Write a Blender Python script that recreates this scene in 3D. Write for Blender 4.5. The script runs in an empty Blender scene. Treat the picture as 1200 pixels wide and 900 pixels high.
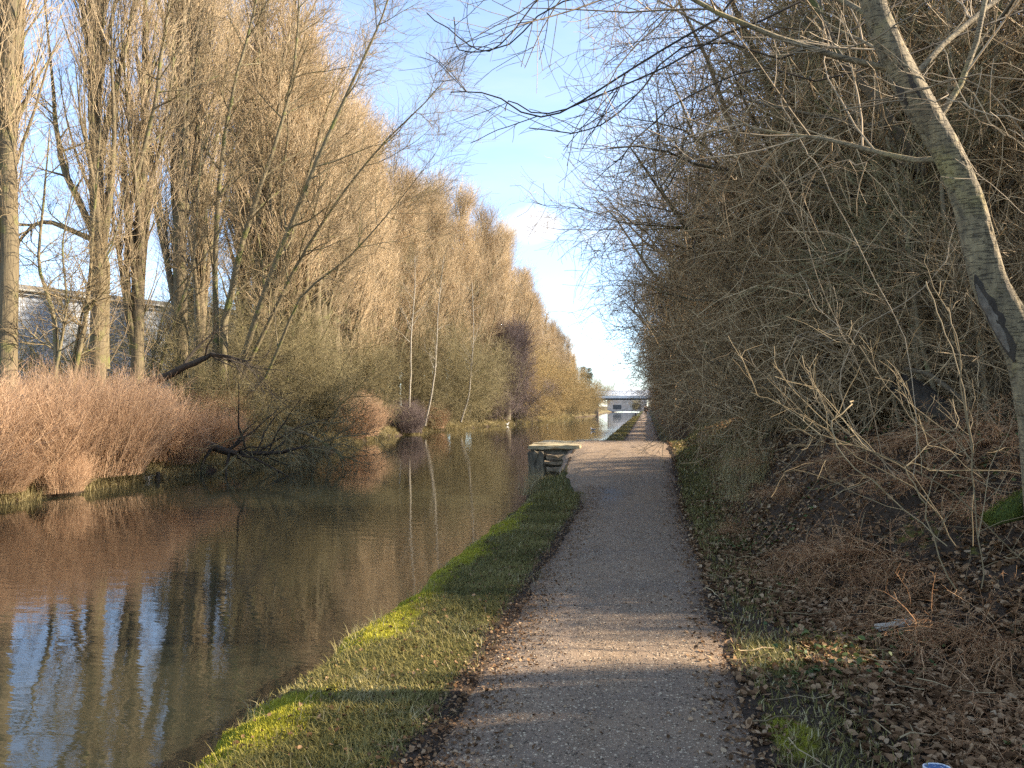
import bpy, bmesh, math
import numpy as np
from mathutils import Vector

C = bpy.context.scene.collection
RNG = np.random.default_rng(11)
rad = math.radians

# ------------------------------------------------------------------ camera geometry
EYE = np.array([0.0, 0.0, 1.6])
YAW, PITCH, FPX = rad(9.96), rad(1.65), 900.0

def ray(u, v):
    a, b, c = (u - 600) / FPX, 1.0, (450 - v) / FPX
    b, c = b * math.cos(PITCH) - c * math.sin(PITCH), c * math.cos(PITCH) + b * math.sin(PITCH)
    return np.array([a * math.cos(YAW) - b * math.sin(YAW), b * math.cos(YAW) + a * math.sin(YAW), c])

def at(u, v, Y):                     # photo pixel (1200 x 900) seen at distance Y along the canal
    d = ray(u, v)
    return EYE + d * (Y / d[1])

def ground_at(u, v, z=0.0):
    d = ray(u, v)
    return EYE + d * ((z - EYE[2]) / d[2])

SUN_EL, SUN_AZ = rad(29.5), rad(12)     # azimuth measured from +X towards +Y
SUN_DIR = np.array([math.cos(SUN_EL) * math.cos(SUN_AZ), math.cos(SUN_EL) * math.sin(SUN_AZ), math.sin(SUN_EL)])

# ------------------------------------------------------------------ small maths
def ss(a, b, x):
    t = np.clip((np.asarray(x, float) - a) / (b - a), 0, 1)
    return t * t * (3 - 2 * t)

def nrm(v):
    return v / np.maximum(np.linalg.norm(v, axis=-1, keepdims=True), 1e-9)

_LAT = np.random.default_rng(5).random((256, 256))
def vnoise(x, y):
    x = np.asarray(x, float); y = np.asarray(y, float)
    xi = np.floor(x).astype(int); yi = np.floor(y).astype(int)
    fx = x - xi; fy = y - yi
    fx = fx * fx * (3 - 2 * fx); fy = fy * fy * (3 - 2 * fy)
    g = lambda i, j: _LAT[i % 256, j % 256]
    return ((g(xi, yi) * (1 - fx) + g(xi + 1, yi) * fx) * (1 - fy)
            + (g(xi, yi + 1) * (1 - fx) + g(xi + 1, yi + 1) * fx) * fy)

def fbm(x, y, o=4):
    s, a, t = 0, 1.0, 0
    for i in range(o):
        s = s + a * vnoise(x * 2 ** i + 17 * i, y * 2 ** i + 31 * i); t += a; a *= .5
    return s / t

# ------------------------------------------------------------------ terrain shape
LY = [-60, 14, 24, 33, 44, 58, 70, 80, 110, 150, 165, 225, 600, 3000]
LX = [-13, -13.0, -13.1, -13.6, -16.1, -16.9, -15.6, -14.2, -13.3, -11.1, -10.4, -11.3, -11, -11]
def Lbank(y):
    return np.interp(y, LY, LX) + .5 * (fbm(np.asarray(y) * .35, 3.3 + 0 * np.asarray(y), 3) - .5)
def hump(y):
    return .70 * ss(12.2, 18.3, y) * (1 - ss(19.6, 27, y))
def foot(y):
    return np.interp(y, [3, 5, 8, 14, 20, 40, 200], [1.95, 1.7, 1.15, .85, .8, .85, .85])
def bank_s(x, y):
    w = np.interp(y, [3, 4.5, 6.3, 7.2, 8, 14, 40], [2.2, 2.6, 2.5, 1.3, 1.05, 1.05, 1.2])
    return ss(0, 1, (x - foot(y)) / w)
WATER_Z = -.40

def H(x, y, soft=True):
    x = np.asarray(x, float); y = np.asarray(y, float)
    d = Lbank(y) - x
    zl = np.interp(d, [-3, -.6, 0, .25, 1.5, 4, 20], [-1.5, -1.1, -.40, -.18, .22, .6, .8])
    zl = zl + (fbm(x * .8, y * .8) - .5) * .3 * ss(.1, 1.5, d)
    e = x + 2.15 + .13 * (fbm(y * 1.3, x * 0 + 8.8, 3) - .5) * 2 + .16 * (fbm(y * 6.5, x * 0 + 3.1, 2) - .5)
    zr = np.interp(e, [-.5, -.08, 0, .1, .28], [-1.5, -1.2, -.28, -.08, 0])
    s = bank_s(x, y)
    hb = 1.22 + .25 * (fbm(y * .25, x * .25 + 40) - .5)
    notch = ss(14.6, 15.2, y) * (1 - ss(17.5, 17.8, y)) * (1 - ss(-1.80, -1.62, x))
    land = hump(y) * (1 - .95 * notch) * (1 - s) + hb * s + .09 * np.clip(x - foot(y) - 1.2, 0, 25)
    zr = zr + land * ss(0, .1, e)
    rough = (fbm(x * 2.2, y * 2.2 + 9) - .5)
    offpath = np.maximum(ss(.45, .9, x), ss(-.9, -1.25, x))
    zr = zr + rough * (.05 * offpath + .30 * s) * ss(0, .1, e) + (fbm(x * 11, y * 11) - .5) * .03 * offpath * ss(0, .1, e)
    return np.where(x < -7, zl, zr)

PL, PR = -1.07, .56                  # towpath edges
def path_l(y):
    return PL + .10 * (fbm(y * .5, 0 * y + 2.2) - .5) + .16 * (fbm(y * 2.3, 0 * y + 5.2, 4) - .5) - (.58 * ss(12.3, 15.6, y) + .42 * ss(17.3, 17.8, y)) * (1 - ss(20.5, 24, y))
def path_r(y):
    return PR + .06 * (fbm(y * .4, 0 * y + 7.7) - .5) + .20 * (fbm(y * 2.1, 0 * y + 1.7, 4) - .5)

# ------------------------------------------------------------------ mesh building
class MB:
    def __init__(self):
        self.v = []; self.f = []; self.a = []; self.n = 0
    def add(self, V, F, A=None):
        V = np.asarray(V, np.float32).reshape(-1, 3)
        F = np.asarray(F, np.int32)
        self.v.append(V); self.f.append(F + self.n)
        self.a.append(np.zeros(len(V), np.float32) if A is None else np.asarray(A, np.float32).reshape(-1))
        self.n += len(V)
    def tubes(self, P, R, sides=3, rnd=None):
        P = np.asarray(P, float); R = np.asarray(R, float)
        if P.ndim == 2: P = P[None]; R = R[None]
        N, K, _ = P.shape
        T = nrm(np.gradient(P, axis=1))
        md = nrm(P[:, -1] - P[:, 0])
        ref = np.eye(3)[np.argmin(np.abs(md), axis=1)][:, None, :]
        U = nrm(np.cross(T, np.broadcast_to(ref, T.shape))); W = np.cross(T, U)
        th = np.arange(sides) * 2 * math.pi / sides
        V = P[:, :, None, :] + R[:, :, None, None] * (np.cos(th)[None, None, :, None] * U[:, :, None, :] + np.sin(th)[None, None, :, None] * W[:, :, None, :])
        b = (np.arange(N) * K * sides)[:, None, None]
        k = (np.arange(K - 1) * sides)[None, :, None]
        s = np.arange(sides)[None, None, :]; s2 = (s + 1) % sides
        F = np.stack([b + k + s, b + k + s2, b + k + sides + s2, b + k + sides + s], -1).reshape(-1, 4)
        r = np.random.default_rng(N + K).random(N) if rnd is None else rnd
        self.add(V, F, np.repeat(r, K * sides))
        for end in (0, K - 1):                      # caps on thick pieces only
            for n in range(N if sides > 4 else 0):
                c = self.n
                ring = V[n, end]; ctr = P[n, end]
                Vc = np.vstack([ring, ctr])
                q = [[i, (i + 1) % sides, sides, sides] for i in range(sides)]
                self.add(Vc, [[a, b2, cc, cc] if False else [a, b2, cc, a] for a, b2, cc, _ in q] if False else np.array([[i, (i + 1) % sides, sides] for i in range(sides)]), np.full(sides + 1, r[n]))
        return self
    def box(self, c, s, rot=None, bev=0):
        c = np.asarray(c, float); h = np.asarray(s, float) / 2
        V = np.array([[x, y, z] for x in (-1, 1) for y in (-1, 1) for z in (-1, 1)]) * h
        if rot is not None: V = V @ np.asarray(rot).T
        F = [[0, 1, 3, 2], [4, 6, 7, 5], [0, 4, 5, 1], [2, 3, 7, 6], [0, 2, 6, 4], [1, 5, 7, 3]]
        self.add(V + c, F, np.full(8, RNG.random()))
        return self
    def mesh(self, name, smooth=True):
        me = bpy.data.meshes.new(name)
        V = np.concatenate(self.v)
        sizes = np.concatenate([np.full(len(f), f.shape[1], np.int32) for f in self.f])
        loops = np.concatenate([f.reshape(-1) for f in self.f]).astype(np.int32)
        me.vertices.add(len(V)); me.vertices.foreach_set('co', V.reshape(-1))
        me.loops.add(len(loops)); me.loops.foreach_set('vertex_index', loops)
        me.polygons.add(len(sizes))
        st = np.zeros(len(sizes), np.int32); st[1:] = np.cumsum(sizes)[:-1]
        me.polygons.foreach_set('loop_start', st); me.polygons.foreach_set('loop_total', sizes)
        me.polygons.foreach_set('use_smooth', np.full(len(sizes), smooth))
        me.update(calc_edges=True)
        at_ = me.attributes.new('rnd', 'FLOAT', 'POINT')
        at_.data.foreach_set('value', np.concatenate(self.a))
        return me
    def obj(self, name, mat, parent=None, smooth=True):
        return link(name, self.mesh(name, smooth), mat, parent)

def link(name, me, mat, parent=None, own_mat=False):
    o = bpy.data.objects.new(name, me); C.objects.link(o)
    if mat is not None:
        if not me.materials: me.materials.append(mat)
        if own_mat or me.materials[0] is not mat:
            o.material_slots[0].link = 'OBJECT'; o.material_slots[0].material = mat
    if parent is not None: o.parent = parent
    return o

def thing(name, label, cat, loc=(0, 0, 0), rz=0, scale=1, group=None, tilt=(0, 0)):
    o = bpy.data.objects.new(name, None); C.objects.link(o)
    o.empty_display_size = .2
    o.location = loc; o.rotation_euler = (tilt[0], tilt[1], rz)
    o.scale = (scale,) * 3 if np.isscalar(scale) else scale
    o['label'] = label; o['category'] = cat
    if group: o['group'] = group
    return o
def tag(o, label=None, cat=None, group=None, kind=None):
    for k, v in (('label', label), ('category', cat), ('group', group), ('kind', kind)):
        if v: o[k] = v
    return o

# ------------------------------------------------------------------ branching
def grow(rng, P, R, n, t0, t1, L, ang, K=4, bias=(0, 0, 0), wob=.15, rk=.6, rtip=.003, rmax=9, Lvar=.35, taper=0.0, tpow=1.0):
    N, Kp, _ = P.shape
    idx = np.repeat(np.arange(N), n); M = len(idx)
    t = t0 + (t1 - t0) * rng.random(M) ** tpow
    f = t * (Kp - 1); i = np.minimum(f.astype(int), Kp - 2); w = (f - i)[:, None]
    pos = P[idx, i] * (1 - w) + P[idx, i + 1] * w
    tan = nrm(P[idx, i + 1] - P[idx, i])
    r = R[idx, i] * (1 - w[:, 0]) + R[idx, i + 1] * w[:, 0]
    perp = nrm(np.cross(tan, rng.normal(size=(M, 3))))
    a = np.radians(ang[0] + (ang[1] - ang[0]) * rng.random(M))[:, None]
    d = np.cos(a) * tan + np.sin(a) * perp
    ln = L * (1 + Lvar * (2 * rng.random(M) - 1)) * (1 - taper * t)
    step = (ln / (K - 1))[:, None]
    out = [pos]; b = np.asarray(bias, float)
    for k in range(K - 1):
        d = nrm(d + wob * rng.normal(size=(M, 3)) + b)
        pos = pos + d * step; out.append(pos)
    r0 = np.maximum(np.minimum(r * rk, rmax), rtip)
    s = np.linspace(0, 1, K)[None, :]
    return np.stack(out, 1), r0[:, None] * (1 - s) + rtip * s

def spline(pts, K):
    pts = np.asarray(pts, float)
    n = len(pts); t = np.linspace(0, n - 1, K); i = np.minimum(t.astype(int), n - 2); f = (t - i)[:, None]
    p0 = pts[np.maximum(i - 1, 0)]; p1 = pts[i]; p2 = pts[i + 1]; p3 = pts[np.minimum(i + 2, n - 1)]
    return .5 * (2 * p1 + (p2 - p0) * f + (2 * p0 - 5 * p1 + 4 * p2 - p3) * f ** 2 + (-p0 + 3 * p1 - 3 * p2 + p3) * f ** 3)

# ------------------------------------------------------------------ materials
def new_mat(name):
    m = bpy.data.materials.new(name); m.use_nodes = True
    nt = m.node_tree
    return m, nt, nt.nodes['Principled BSDF']
def N(nt, typ, **kw):
    n = nt.nodes.new(typ)
    for k, v in kw.items():
        if k in n.inputs: n.inputs[k].default_value = v
        else: setattr(n, k, v)
    return n
def ramp(nt, fac, stops):
    r = nt.nodes.new('ShaderNodeValToRGB'); e = r.color_ramp.elements
    while len(e) < len(stops): e.new(.5)
    for k, (p, c) in enumerate(stops):
        e[k].position = p; e[k].color = (*c, 1) if len(c) == 3 else c
    nt.links.new(fac, r.inputs[0]); return r.outputs[0]
def mixc(nt, fac, a, b, mode='MIX'):
    m = nt.nodes.new('ShaderNodeMix'); m.data_type = 'RGBA'; m.blend_type = mode
    for s, v in ((0, fac), (6, a), (7, b)):
        if hasattr(v, 'node'): nt.links.new(v, m.inputs[s])
        elif s == 0: m.inputs[0].default_value = v
        else: m.inputs[s].default_value = (*v, 1)
    return m.outputs[2]
def mathn(nt, op, a, b=0.0, clamp=False):
    m = nt.nodes.new('ShaderNodeMath'); m.operation = op; m.use_clamp = clamp
    for s, v in ((0, a), (1, b)):
        if hasattr(v, 'node'): nt.links.new(v, m.inputs[s])
        else: m.inputs[s].default_value = v
    return m.outputs[0]
def coords(nt, scale=(1, 1, 1)):
    tc = nt.nodes.new('ShaderNodeTexCoord'); mp = nt.nodes.new('ShaderNodeMapping')
    mp.inputs['Scale'].default_value = scale
    nt.links.new(tc.outputs['Object'], mp.inputs[0]); return mp.outputs[0]
def noise(nt, vec, scale, detail=4, rough=.55):
    n = N(nt, 'ShaderNodeTexNoise', Scale=scale, Detail=detail, Roughness=rough)
    nt.links.new(vec, n.inputs['Vector']); return n.outputs['Fac']
def attr(nt, name):
    a = nt.nodes.new('ShaderNodeAttribute'); a.attribute_name = name; return a.outputs['Fac']
def bump(nt, bs, h, strength=.5, dist=.02):
    b = N(nt, 'ShaderNodeBump', Strength=strength, Distance=dist)
    nt.links.new(h, b.inputs['Height']); nt.links.new(b.outputs[0], bs.inputs['Normal'])

def twig_mat(name, dark, mid, pale, rough=.75):
    m, nt, bs = new_mat(name)
    c = ramp(nt, attr(nt, 'rnd'), [(0, dark), (.5, mid), (1, pale)])
    oi = nt.nodes.new('ShaderNodeObjectInfo')
    hs = nt.nodes.new('ShaderNodeHueSaturation')
    nt.links.new(c, hs.inputs['Color'])
    nt.links.new(mathn(nt, 'MULTIPLY_ADD', oi.outputs['Random'], .35), hs.inputs['Value'])
    hs.inputs['Value'].links[0].from_node.inputs[2].default_value = .82
    nt.links.new(hs.outputs[0], bs.inputs['Base Color'])
    bs.inputs['Roughness'].default_value = rough
    bs.inputs['Specular IOR Level'].default_value = .3
    return m
def bark_mat(name, dark, pale, moss=None, moss_amt=.0, scale=(6, 6, 1.2), band=False, bdist=.03):
    m, nt, bs = new_mat(name)
    co = coords(nt, scale)
    n1 = noise(nt, co, 2.5, 6, .65)
    c = ramp(nt, n1, [(.3, dark), (.7, pale)])
    n3 = noise(nt, coords(nt), 1.1, 3)
    c = mixc(nt, mathn(nt, 'MULTIPLY', n3, .5), c, tuple(.6 * q for q in dark))
    if moss:
        n2 = noise(nt, coords(nt), 2.2, 5, .6)
        f = ramp(nt, n2, [(.62 - moss_amt * .4, (0, 0, 0)), (.70 - moss_amt * .3, (1, 1, 1))])
        c = mixc(nt, f, c, moss)
    h = n1
    if band:
        n4 = noise(nt, coords(nt, (9, 9, 60)), 1.7, 3, .6)
        f4 = ramp(nt, n4, [(.56, (0, 0, 0)), (.64, (1, 1, 1))])
        c = mixc(nt, mathn(nt, 'MULTIPLY', f4, .42), c, (.05, .037, .025))
        h = mathn(nt, 'MULTIPLY_ADD', f4, -.5); h.node.inputs[2].default_value = 0
        h2 = nt.nodes.new('ShaderNodeMath'); h2.operation = 'ADD'; nt.links.new(h, h2.inputs[0]); nt.links.new(n1, h2.inputs[1]); h = h2.outputs[0]
    nt.links.new(c, bs.inputs['Base Color']); bs.inputs['Roughness'].default_value = .85
    bump(nt, bs, h, .9, bdist)
    return m
def plain_mat(name, a, b, scale=8, rough=.8, bd=.01, metal=0):
    m, nt, bs = new_mat(name)
    n = noise(nt, coords(nt), scale, 6, .6)
    nt.links.new(ramp(nt, n, [(.3, a), (.7, b)]), bs.inputs['Base Color'])
    bs.inputs['Roughness'].default_value = rough; bs.inputs['Metallic'].default_value = metal
    if bd: bump(nt, bs, n, .6, bd)
    return m
def rnd_mat(name, stops, rough=.8, spec=.3, translucent=0):
    m, nt, bs = new_mat(name)
    c = ramp(nt, attr(nt, 'rnd'), stops)
    nt.links.new(c, bs.inputs['Base Color']); bs.inputs['Roughness'].default_value = rough
    bs.inputs['Specular IOR Level'].default_value = spec
    if translucent:
        tr = nt.nodes.new('ShaderNodeBsdfTranslucent'); nt.links.new(c, tr.inputs[0])
        mx = nt.nodes.new('ShaderNodeMixShader'); mx.inputs[0].default_value = translucent
        nt.links.new(bs.outputs[0], mx.inputs[1]); nt.links.new(tr.outputs[0], mx.inputs[2])
        nt.links.new(mx.outputs[0], nt.nodes['Material Output'].inputs[0])
    return m

M = {}
M['poplar_twig'] = twig_mat('poplar_twig', (.26, .185, .105), (.44, .32, .185), (.60, .455, .28))
M['poplar_bark'] = bark_mat('poplar_bark', (.085, .062, .034), (.25, .19, .10), (.14, .125, .045), .22, (9, 9, .9))
M['ash_bark'] = bark_mat('ash_bark', (.11, .085, .045), (.30, .235, .125), (.15, .15, .04), .25, (7, 7, 1))
M['ash_twig'] = twig_mat('ash_twig', (.14, .10, .05), (.25, .18, .09), (.36, .27, .15))
M['thorn_twig'] = twig_mat('thorn_twig', (.155, .102, .050), (.32, .215, .11), (.55, .40, .225))
M['thorn_bark'] = bark_mat('thorn_bark', (.075, .056, .034), (.20, .15, .09), (.11, .115, .035), .12)
M['hazel_bark'] = bark_mat('hazel_bark', (.15, .115, .065), (.34, .265, .15), (.15, .15, .05), .15)
M['red_twig'] = twig_mat('red_twig', (.235, .14, .080), (.40, .25, .148), (.55, .38, .24))
M['purple_twig'] = twig_mat('purple_twig', (.085, .062, .058), (.155, .115, .105), (.23, .17, .15))
M['willow_twig'] = twig_mat('willow_twig', (.17, .115, .045), (.28, .195, .08), (.40, .29, .13))
M['olive_twig'] = twig_mat('olive_twig', (.10, .085, .04), (.19, .155, .075), (.30, .24, .12))
M['birch_bark'] = bark_mat('birch_bark', (.22, .19, .14), (.50, .44, .35), None, 0, (4, 4, 9))
M['lean_bark'] = bark_mat('lean_bark', (.105, .078, .044), (.39, .295, .155), (.27, .21, .085), .16, (9, 9, 2.4), True, .025)
M['pale_twig'] = twig_mat('pale_twig', (.19, .135, .075), (.33, .245, .15), (.48, .365, .235))
M['dark_twig'] = twig_mat('dark_twig', (.035, .026, .018), (.07, .052, .034), (.12, .09, .055))
M['dead_bark'] = bark_mat('dead_bark', (.022, .016, .011), (.085, .062, .04))
M['log_moss'] = bark_mat('log_moss', (.04, .032, .02), (.11, .085, .05), (.075, .10, .016), .75)
M['bracken'] = rnd_mat('bracken', [(0, (.18, .085, .038)), (.5, (.42, .215, .10)), (1, (.66, .42, .23))], .85, .15, .1)
M['dry_grass'] = rnd_mat('dry_grass', [(0, (.20, .15, .06)), (.5, (.36, .28, .13)), (1, (.52, .43, .24))], .7, .3, .2)
M['bank_grass'] = rnd_mat('bank_grass', [(0, (.14, .115, .045)), (.4, (.26, .21, .09)), (1, (.44, .355, .185))], .7, .3, .2)
M['grass'] = rnd_mat('grass', [(0, (.085, .072, .022)), (.4, (.17, .145, .038)), (.75, (.27, .22, .07)), (1, (.42, .35, .19))], .7, .25, .2)
M['moss_tuft'] = rnd_mat('moss_tuft', [(0, (.235, .215, .014)), (.5, (.38, .34, .03)), (1, (.52, .46, .075))], .8, .2, .2)
M['leaf'] = rnd_mat('leaf', [(0, (.055, .028, .012)), (.4, (.165, .090, .043)), (.75, (.285, .172, .090)), (.93, (.40, .265, .15)), (1, (.36, .26, .16))], .9, .12, .08)
M['ivy'] = rnd_mat('ivy', [(0, (.03, .05, .012)), (.6, (.06, .088, .02)), (1, (.11, .13, .035))], .6, .3, .1)
M['stone_bit'] = rnd_mat('stone_bit', [(0, (.07, .05, .036)), (.6, (.21, .155, .105)), (1, (.52, .41, .28))], .85)
M['coping'] = plain_mat('coping', (.25, .19, .10), (.45, .37, .22), 6, .85, .02)
M['wall_stone'] = plain_mat('wall_stone', (.055, .044, .03), (.17, .135, .085), 5, .9, .05)
M['step_stone'] = plain_mat('step_stone', (.11, .08, .048), (.32, .235, .14), 7, .9, .03)
M['concrete'] = plain_mat('concrete', (.30, .28, .24), (.48, .45, .39), 5, .85, .01)
M['pale_wood'] = plain_mat('pale_wood', (.34, .29, .21), (.62, .55, .44), 14, .8, .01)

def ground_material():
    m, nt, bs = new_mat('ground')
    co = coords(nt)
    nA = noise(nt, co, 3, 8, .65); nB = noise(nt, co, 28, 6, .7); nC = noise(nt, co, 130, 3, .6)
    soil = ramp(nt, nB, [(.25, (.022, .015, .010)), (.55, (.065, .044, .029)), (.8, (.13, .09, .06))])
    grass = ramp(nt, nB, [(.25, (.038, .036, .014)), (.6, (.095, .092, .026)), (.85, (.18, .165, .055))])
    moss = ramp(nt, nC, [(.25, (.12, .12, .010)), (.7, (.31, .30, .025))])
    dry = ramp(nt, nB, [(.25, (.075, .06, .026)), (.8, (.27, .21, .10))])
    def sel(a, w):
        s = mathn(nt, 'ADD', attr(nt, a), mathn(nt, 'MULTIPLY', mathn(nt, 'SUBTRACT', nA, .5), w))
        return ramp(nt, s, [(.38, (0, 0, 0)), (.62, (1, 1, 1))])
    c = mixc(nt, sel('grass', 1.2), soil, grass)
    c = mixc(nt, sel('dry', 1.0), c, dry)
    c = mixc(nt, sel('moss', 1.3), c, moss)
    nt.links.new(c, bs.inputs['Base Color']); bs.inputs['Roughness'].default_value = .95
    bs.inputs['Specular IOR Level'].default_value = .2
    bump(nt, bs, mathn(nt, 'ADD', nB, mathn(nt, 'MULTIPLY', nC, .5)), .9, .03)
    return m
def path_material():
    m, nt, bs = new_mat('towpath')
    co = coords(nt)
    big = noise(nt, co, 1.1, 5, .6); mid = noise(nt, co, 14, 6, .7); fine = noise(nt, co, 160, 3, .6)
    base = ramp(nt, mid, [(.25, (.185, .114, .058)), (.75, (.335, .218, .116))])
    base = mixc(nt, ramp(nt, big, [(.42, (0, 0, 0)), (.72, (.55, .55, .55))]), base, (.075, .058, .048))
    track = noise(nt, coords(nt, (2.6, .22, 1)), 1.5, 4, .6)
    base = mixc(nt, ramp(nt, track, [(.40, (0, 0, 0)), (.70, (.45, .45, .45))]), base, (.29, .20, .135))
    damp = noise(nt, coords(nt, (1.1, .8, 1)), 2.1, 6, .7)
    base = mixc(nt, ramp(nt, damp, [(.56, (0, 0, 0)), (.70, (.6, .6, .6))]), base, (.085, .058, .040))
    base = mixc(nt, .35, base, ramp(nt, fine, [(.3, (.05, .04, .033)), (.7, (.26, .215, .18))]))
    c = base
    for sc, thr, col in ((95, .80, (.48, .36, .235)), (48, .90, (.54, .42, .28))):
        v = N(nt, 'ShaderNodeTexVoronoi', Scale=sc); nt.links.new(co, v.inputs['Vector'])
        sp = nt.nodes.new('ShaderNodeSeparateColor'); nt.links.new(v.outputs['Color'], sp.inputs[0])
        pick = mathn(nt, 'GREATER_THAN', sp.outputs[0], thr)
        near = mathn(nt, 'LESS_THAN', v.outputs['Distance'], .42)
        c = mixc(nt, mathn(nt, 'MULTIPLY', mathn(nt, 'MULTIPLY', pick, near), .85), c, col)
    # leaf mould towards the ragged edges, where feet do not sweep it clear
    e = mathn(nt, 'ADD', attr(nt, 'edge'), mathn(nt, 'MULTIPLY', mathn(nt, 'SUBTRACT', mid, .5), .9))
    c = mixc(nt, ramp(nt, e, [(.40, (0, 0, 0)), (.95, (.9, .9, .9))]), c, ramp(nt, fine, [(.3, (.075, .048, .030)), (.7, (.235, .16, .105))]))
    wet = attr(nt, 'wet')
    c = mixc(nt, mathn(nt, 'MULTIPLY', wet, .75), c, (.022, .018, .016))
    nt.links.new(c, bs.inputs['Base Color'])
    rr = nt.nodes.new('ShaderNodeMapRange'); nt.links.new(wet, rr.inputs[0]); rr.inputs[3].default_value = .85; rr.inputs[4].default_value = .4
    nt.links.new(rr.outputs[0], bs.inputs['Roughness'])
    bs.inputs['Specular IOR Level'].default_value = .35
    bump(nt, bs, mathn(nt, 'ADD', mid, mathn(nt, 'MULTIPLY', fine, .6)), .8, .012)
    return m
def water_material():
    m, nt, bs = new_mat('canal_water')
    bs.inputs['Base Color'].default_value = (.020, .021, .0135, 1)
    bs.inputs['Roughness'].default_value = .025
    bs.inputs['IOR'].default_value = 1.75
    n1 = noise(nt, coords(nt, (.8, 2.0, 1)), 2.2, 2, .5)
    n2 = noise(nt, coords(nt, (1, 2.6, 1)), 9, 2, .5)
    n3 = noise(nt, coords(nt), .10, 3, .5)       # calmer and busier patches
    amp = ramp(nt, n3, [(.35, (.25, .25, .25)), (.7, (1, 1, 1))])
    h = mathn(nt, 'MULTIPLY', mathn(nt, 'ADD', n1, mathn(nt, 'MULTIPLY', n2, .22)), amp)
    bump(nt, bs, h, 1.0, .005)
    return m
M['ground'] = ground_material(); M['path'] = path_material(); M['water'] = water_material()

# ------------------------------------------------------------------ world, sun, camera
sc = bpy.context.scene
w = bpy.data.worlds.new('World'); sc.world = w; w.use_nodes = True
nt = w.node_tree; bg = nt.nodes['Background']
sky = nt.nodes.new('ShaderNodeTexSky'); sky.sky_type = 'NISHITA'; sky.sun_disc = False
sky.sun_elevation = SUN_EL; sky.sun_rotation = math.pi / 2 - SUN_AZ
sky.air_density = .75; sky.dust_density = .05; sky.ozone_density = 1.9
tc = nt.nodes.new('ShaderNodeTexCoord')
def cloud_at(u, v, ru, rv):
    d = ray(u, v); d = d / np.linalg.norm(d)
    sub = nt.nodes.new('ShaderNodeVectorMath'); sub.operation = 'SUBTRACT'; nt.links.new(tc.outputs['Generated'], sub.inputs[0]); sub.inputs[1].default_value = d
    mp = nt.nodes.new('ShaderNodeMapping'); mp.inputs['Scale'].default_value = (FPX / ru, FPX / ru, FPX / rv); nt.links.new(sub.outputs[0], mp.inputs[0])
    ln = nt.nodes.new('ShaderNodeVectorMath'); ln.operation = 'LENGTH'; nt.links.new(mp.outputs[0], ln.inputs[0])
    return mathn(nt, 'SUBTRACT', 1, ln.outputs['Value'], True)
n1 = N(nt, 'ShaderNodeTexNoise', Scale=16, Detail=8, Roughness=.58); nt.links.new(tc.outputs['Generated'], n1.inputs['Vector'])
blob = mathn(nt, 'MAXIMUM', cloud_at(628, 264, 58, 34), mathn(nt, 'MULTIPLY', cloud_at(705, 145, 60, 40), .35))
blob = mathn(nt, 'MAXIMUM', blob, mathn(nt, 'MULTIPLY', cloud_at(690, 275, 70, 26), .4))
cum = ramp(nt, mathn(nt, 'MULTIPLY_ADD', n1.outputs['Fac'], 1.1), [(.62, (0, 0, 0)), (.95, (1, 1, 1))])
cum.node.inputs[0].links[0].from_node.inputs[2].default_value = 0
add = mathn(nt, 'ADD', mathn(nt, 'MULTIPLY', n1.outputs['Fac'], .9), mathn(nt, 'MULTIPLY', blob, .85))
cum = ramp(nt, add, [(.70, (0, 0, 0)), (1.0, (.85, .85, .85))])
mp2 = nt.nodes.new('ShaderNodeMapping'); mp2.inputs['Scale'].default_value = (1.3, 2.2, 7); nt.links.new(tc.outputs['Generated'], mp2.inputs[0])
n2 = N(nt, 'ShaderNodeTexNoise', Scale=2.2, Detail=9, Roughness=.6); nt.links.new(mp2.outputs[0], n2.inputs['Vector'])
veil = ramp(nt, n2.outputs['Fac'], [(.30, (.12, .12, .12)), (.80, (.60, .60, .60))])
c1 = mixc(nt, veil, sky.outputs[0], (2.0, 2.3, 2.6))
c2 = mixc(nt, cum, c1, (2.75, 2.65, 2.6))
nt.links.new(c2, bg.inputs['Color']); bg.inputs['Strength'].default_value = .142

ld = bpy.data.lights.new('sun', 'SUN'); ld.energy = 5.0; ld.angle = rad(.53); ld.color = (1, .87, .68)
lo = bpy.data.objects.new('sun', ld); C.objects.link(lo); lo.location = (30, 10, 30)
lo.rotation_euler = Vector(SUN_DIR).to_track_quat('Z', 'Y').to_euler()
cam = bpy.data.cameras.new('camera'); cam.sensor_width = 36; cam.lens = 27; cam.clip_end = 6000; cam.clip_start = .05
co_ = bpy.data.objects.new('camera', cam); C.objects.link(co_); co_.location = EYE; co_.rotation_euler = (math.pi / 2 + PITCH, 0, YAW)
sc.camera = co_
sc.view_settings.view_transform = 'Standard'; sc.view_settings.look = 'None'; sc.view_settings.exposure = 1.80; sc.view_settings.gamma = 1
sc.cycles.debug_use_spatial_splits = False
sc.cycles.max_bounces = 4; sc.cycles.diffuse_bounces = 2; sc.cycles.glossy_bounces = 3; sc.cycles.transmission_bounces = 2
sc.cycles.use_denoising = False
sc.cycles.sample_clamp_indirect = 6

# ------------------------------------------------------------------ setting: ground, path, water
def grid(xs, ys, zf):
    X, Y = np.meshgrid(xs, ys)
    V = np.stack([X, Y, zf(X, Y)], -1).reshape(-1, 3)
    nx, ny = len(xs), len(ys)
    i = (np.arange(ny - 1)[:, None] * nx + np.arange(nx - 1)[None]).reshape(-1)
    return X, Y, V, np.stack([i, i + 1, i + nx + 1, i + nx], -1)
def set_attr(me, name, val):
    a = me.attributes.new(name, 'FLOAT', 'POINT'); a.data.foreach_set('value', np.asarray(val, np.float32).reshape(-1))

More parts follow.
